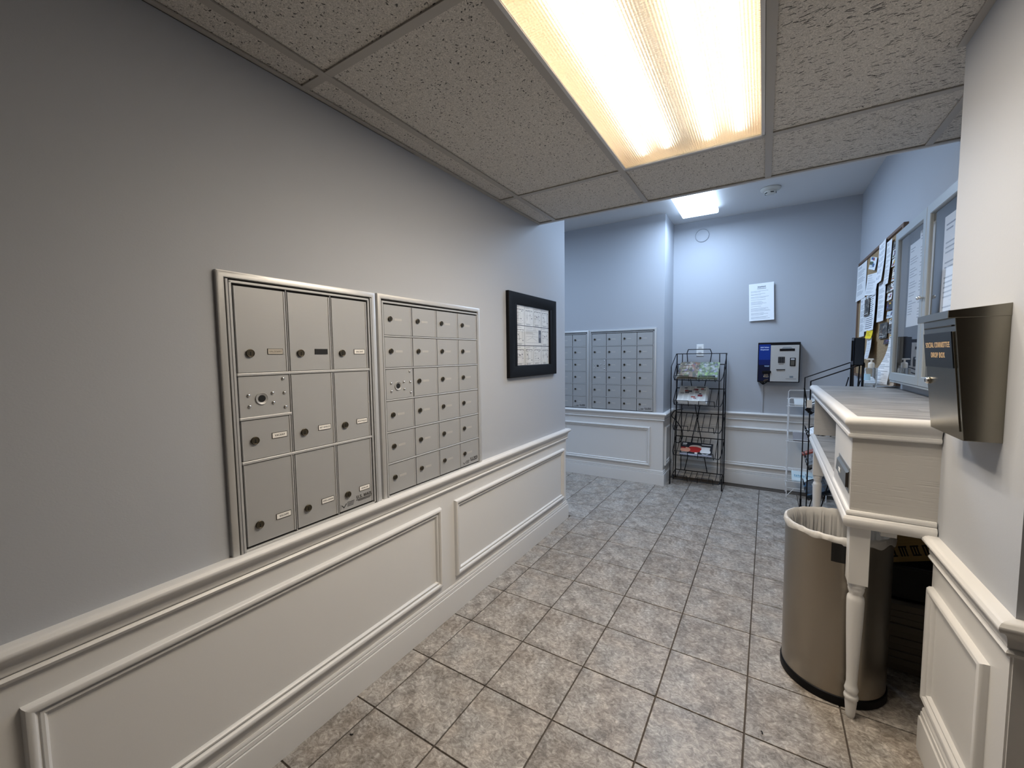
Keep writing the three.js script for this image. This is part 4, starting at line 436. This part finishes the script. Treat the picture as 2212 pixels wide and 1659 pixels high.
{ const o = obj('cable_tie', [rod(V(1.640, 1.108, -3.59), V(1.668, 0.93, -3.59), 0.0045), rod(V(1.652, 0.958, -3.59), V(1.69, 0.925, -3.59), 0.010)], M.black); tag(o, 'black cable tie end sticking up from the counter-end rack', 'cable tie'); }

// ---------------------------------------------------------------- white leaflet stand by the far wall
{
  const t = thing('white_leaflet_stand', 'slim white wire leaflet stand against the far wall beside the counter', 'leaflet stand', [1.60, 0, -4.76]); const W = 0.30, D = 0.18, r = 0.0042;
  for (const z of [0.004, D]) obj('upright', wire([V(0, 0, z), V(0, z < 0.1 ? 0.985 : 0.93, z), V(0.012, z < 0.1 ? 1.0 : 0.94, z), V(W - 0.012, z < 0.1 ? 1.0 : 0.94, z), V(W, z < 0.1 ? 0.985 : 0.93, z), V(W, 0, z)], r), M.whiteWire, t);
  obj('base_brace', [rod(V(0, 0.09, D), V(W, 0.09, D), r * 0.7), rod(V(0, 0.01, D), V(0.06, 0.09, D), r * 0.7), rod(V(0, 0.09, 0), V(0, 0.09, D), r * 0.7), rod(V(W, 0.09, 0), V(W, 0.09, D), r * 0.7)], M.whiteWire, t);
  for (const [yf, yb] of [[0.865, 0.92], [0.535, 0.60], [0.155, 0.235]]) { const gs = [wire([V(-0.02, yf, D + 0.012), V(W + 0.02, yf, D + 0.012)], r * 0.8), wire([V(-0.012, yb, 0.02), V(W + 0.012, yb, 0.02)], r * 0.8)]; for (let i = 0; i <= 6; i++) gs.push(rod(V(i * W / 6, yf, D + 0.012), V(i * W / 6, yb, 0.02), r * 0.6)); gs.push(rod(V(0, yf + 0.02, D + 0.014), V(W, yf + 0.02, D + 0.014), r * 0.6)); obj('shelf', gs, M.whiteWire, t); }
  const lay = (name, label, yf, yb, mat, th) => { const o = obj(name, pad(0.22, 0.15, th), mat); const a = Math.atan2(yb - yf, 0.172); o.rotation.x = -(PI / 2 - a); o.position.set(1.60 + 0.15, yf + 0.005, -4.76 + D + 0.004); return tag(o, label, 'leaflet'); };
  lay('leaflet', 'plain white leaflet pile on top of the white leaflet stand', 0.865, 0.92, std(lin(0.66, 0.67, 0.66), 0.7), 0.008);
  lay('leaflet', 'dark leaflet on the middle shelf of the white leaflet stand', 0.535, 0.60, std(lin(0.28, 0.27, 0.28), 0.6), 0.010);
  const bl = canvasTex(200, 140, (g, w, h) => { g.fillStyle = '#cfe0e6'; g.fillRect(0, 0, w, h); g.fillStyle = '#6fa3bd'; for (let i = 0; i < 6; i++) { g.fillRect(18 + i * 13, 52 + (i % 2) * 3, 9, 20); g.fillRect(114 + i * 12, 50 + (i % 3) * 3, 8, 18); } g.fillRect(18, 80, 72, 6); g.fillStyle = '#39434c'; g.fillRect(100, 30, 4, 70); }); lay('leaflet', 'pale blue printed leaflet on the bottom shelf of the white stand', 0.155, 0.235, std(0xffffff, 0.5, { map: bl }), 0.006);
}

for (const [x, z, a, label] of [[0.144, -0.879, 0.6, 'tiny dark crumb on the tiles beside the baseboard'], [1.413, -1.641, 1.9, 'tiny dark crumb on the tiles before the trash can']]) { const o = obj('crumb', tube([V(-0.006, 0.0022, 0), V(0, 0.0026, 0.0025), V(0.006, 0.0022, 0.001)], 0.0018, 8)); o.material = M.hole; o.position.set(x, 0.0, z); o.rotation.y = a; tag(o, label, 'crumb'); }

renderer.render(scene, camera);
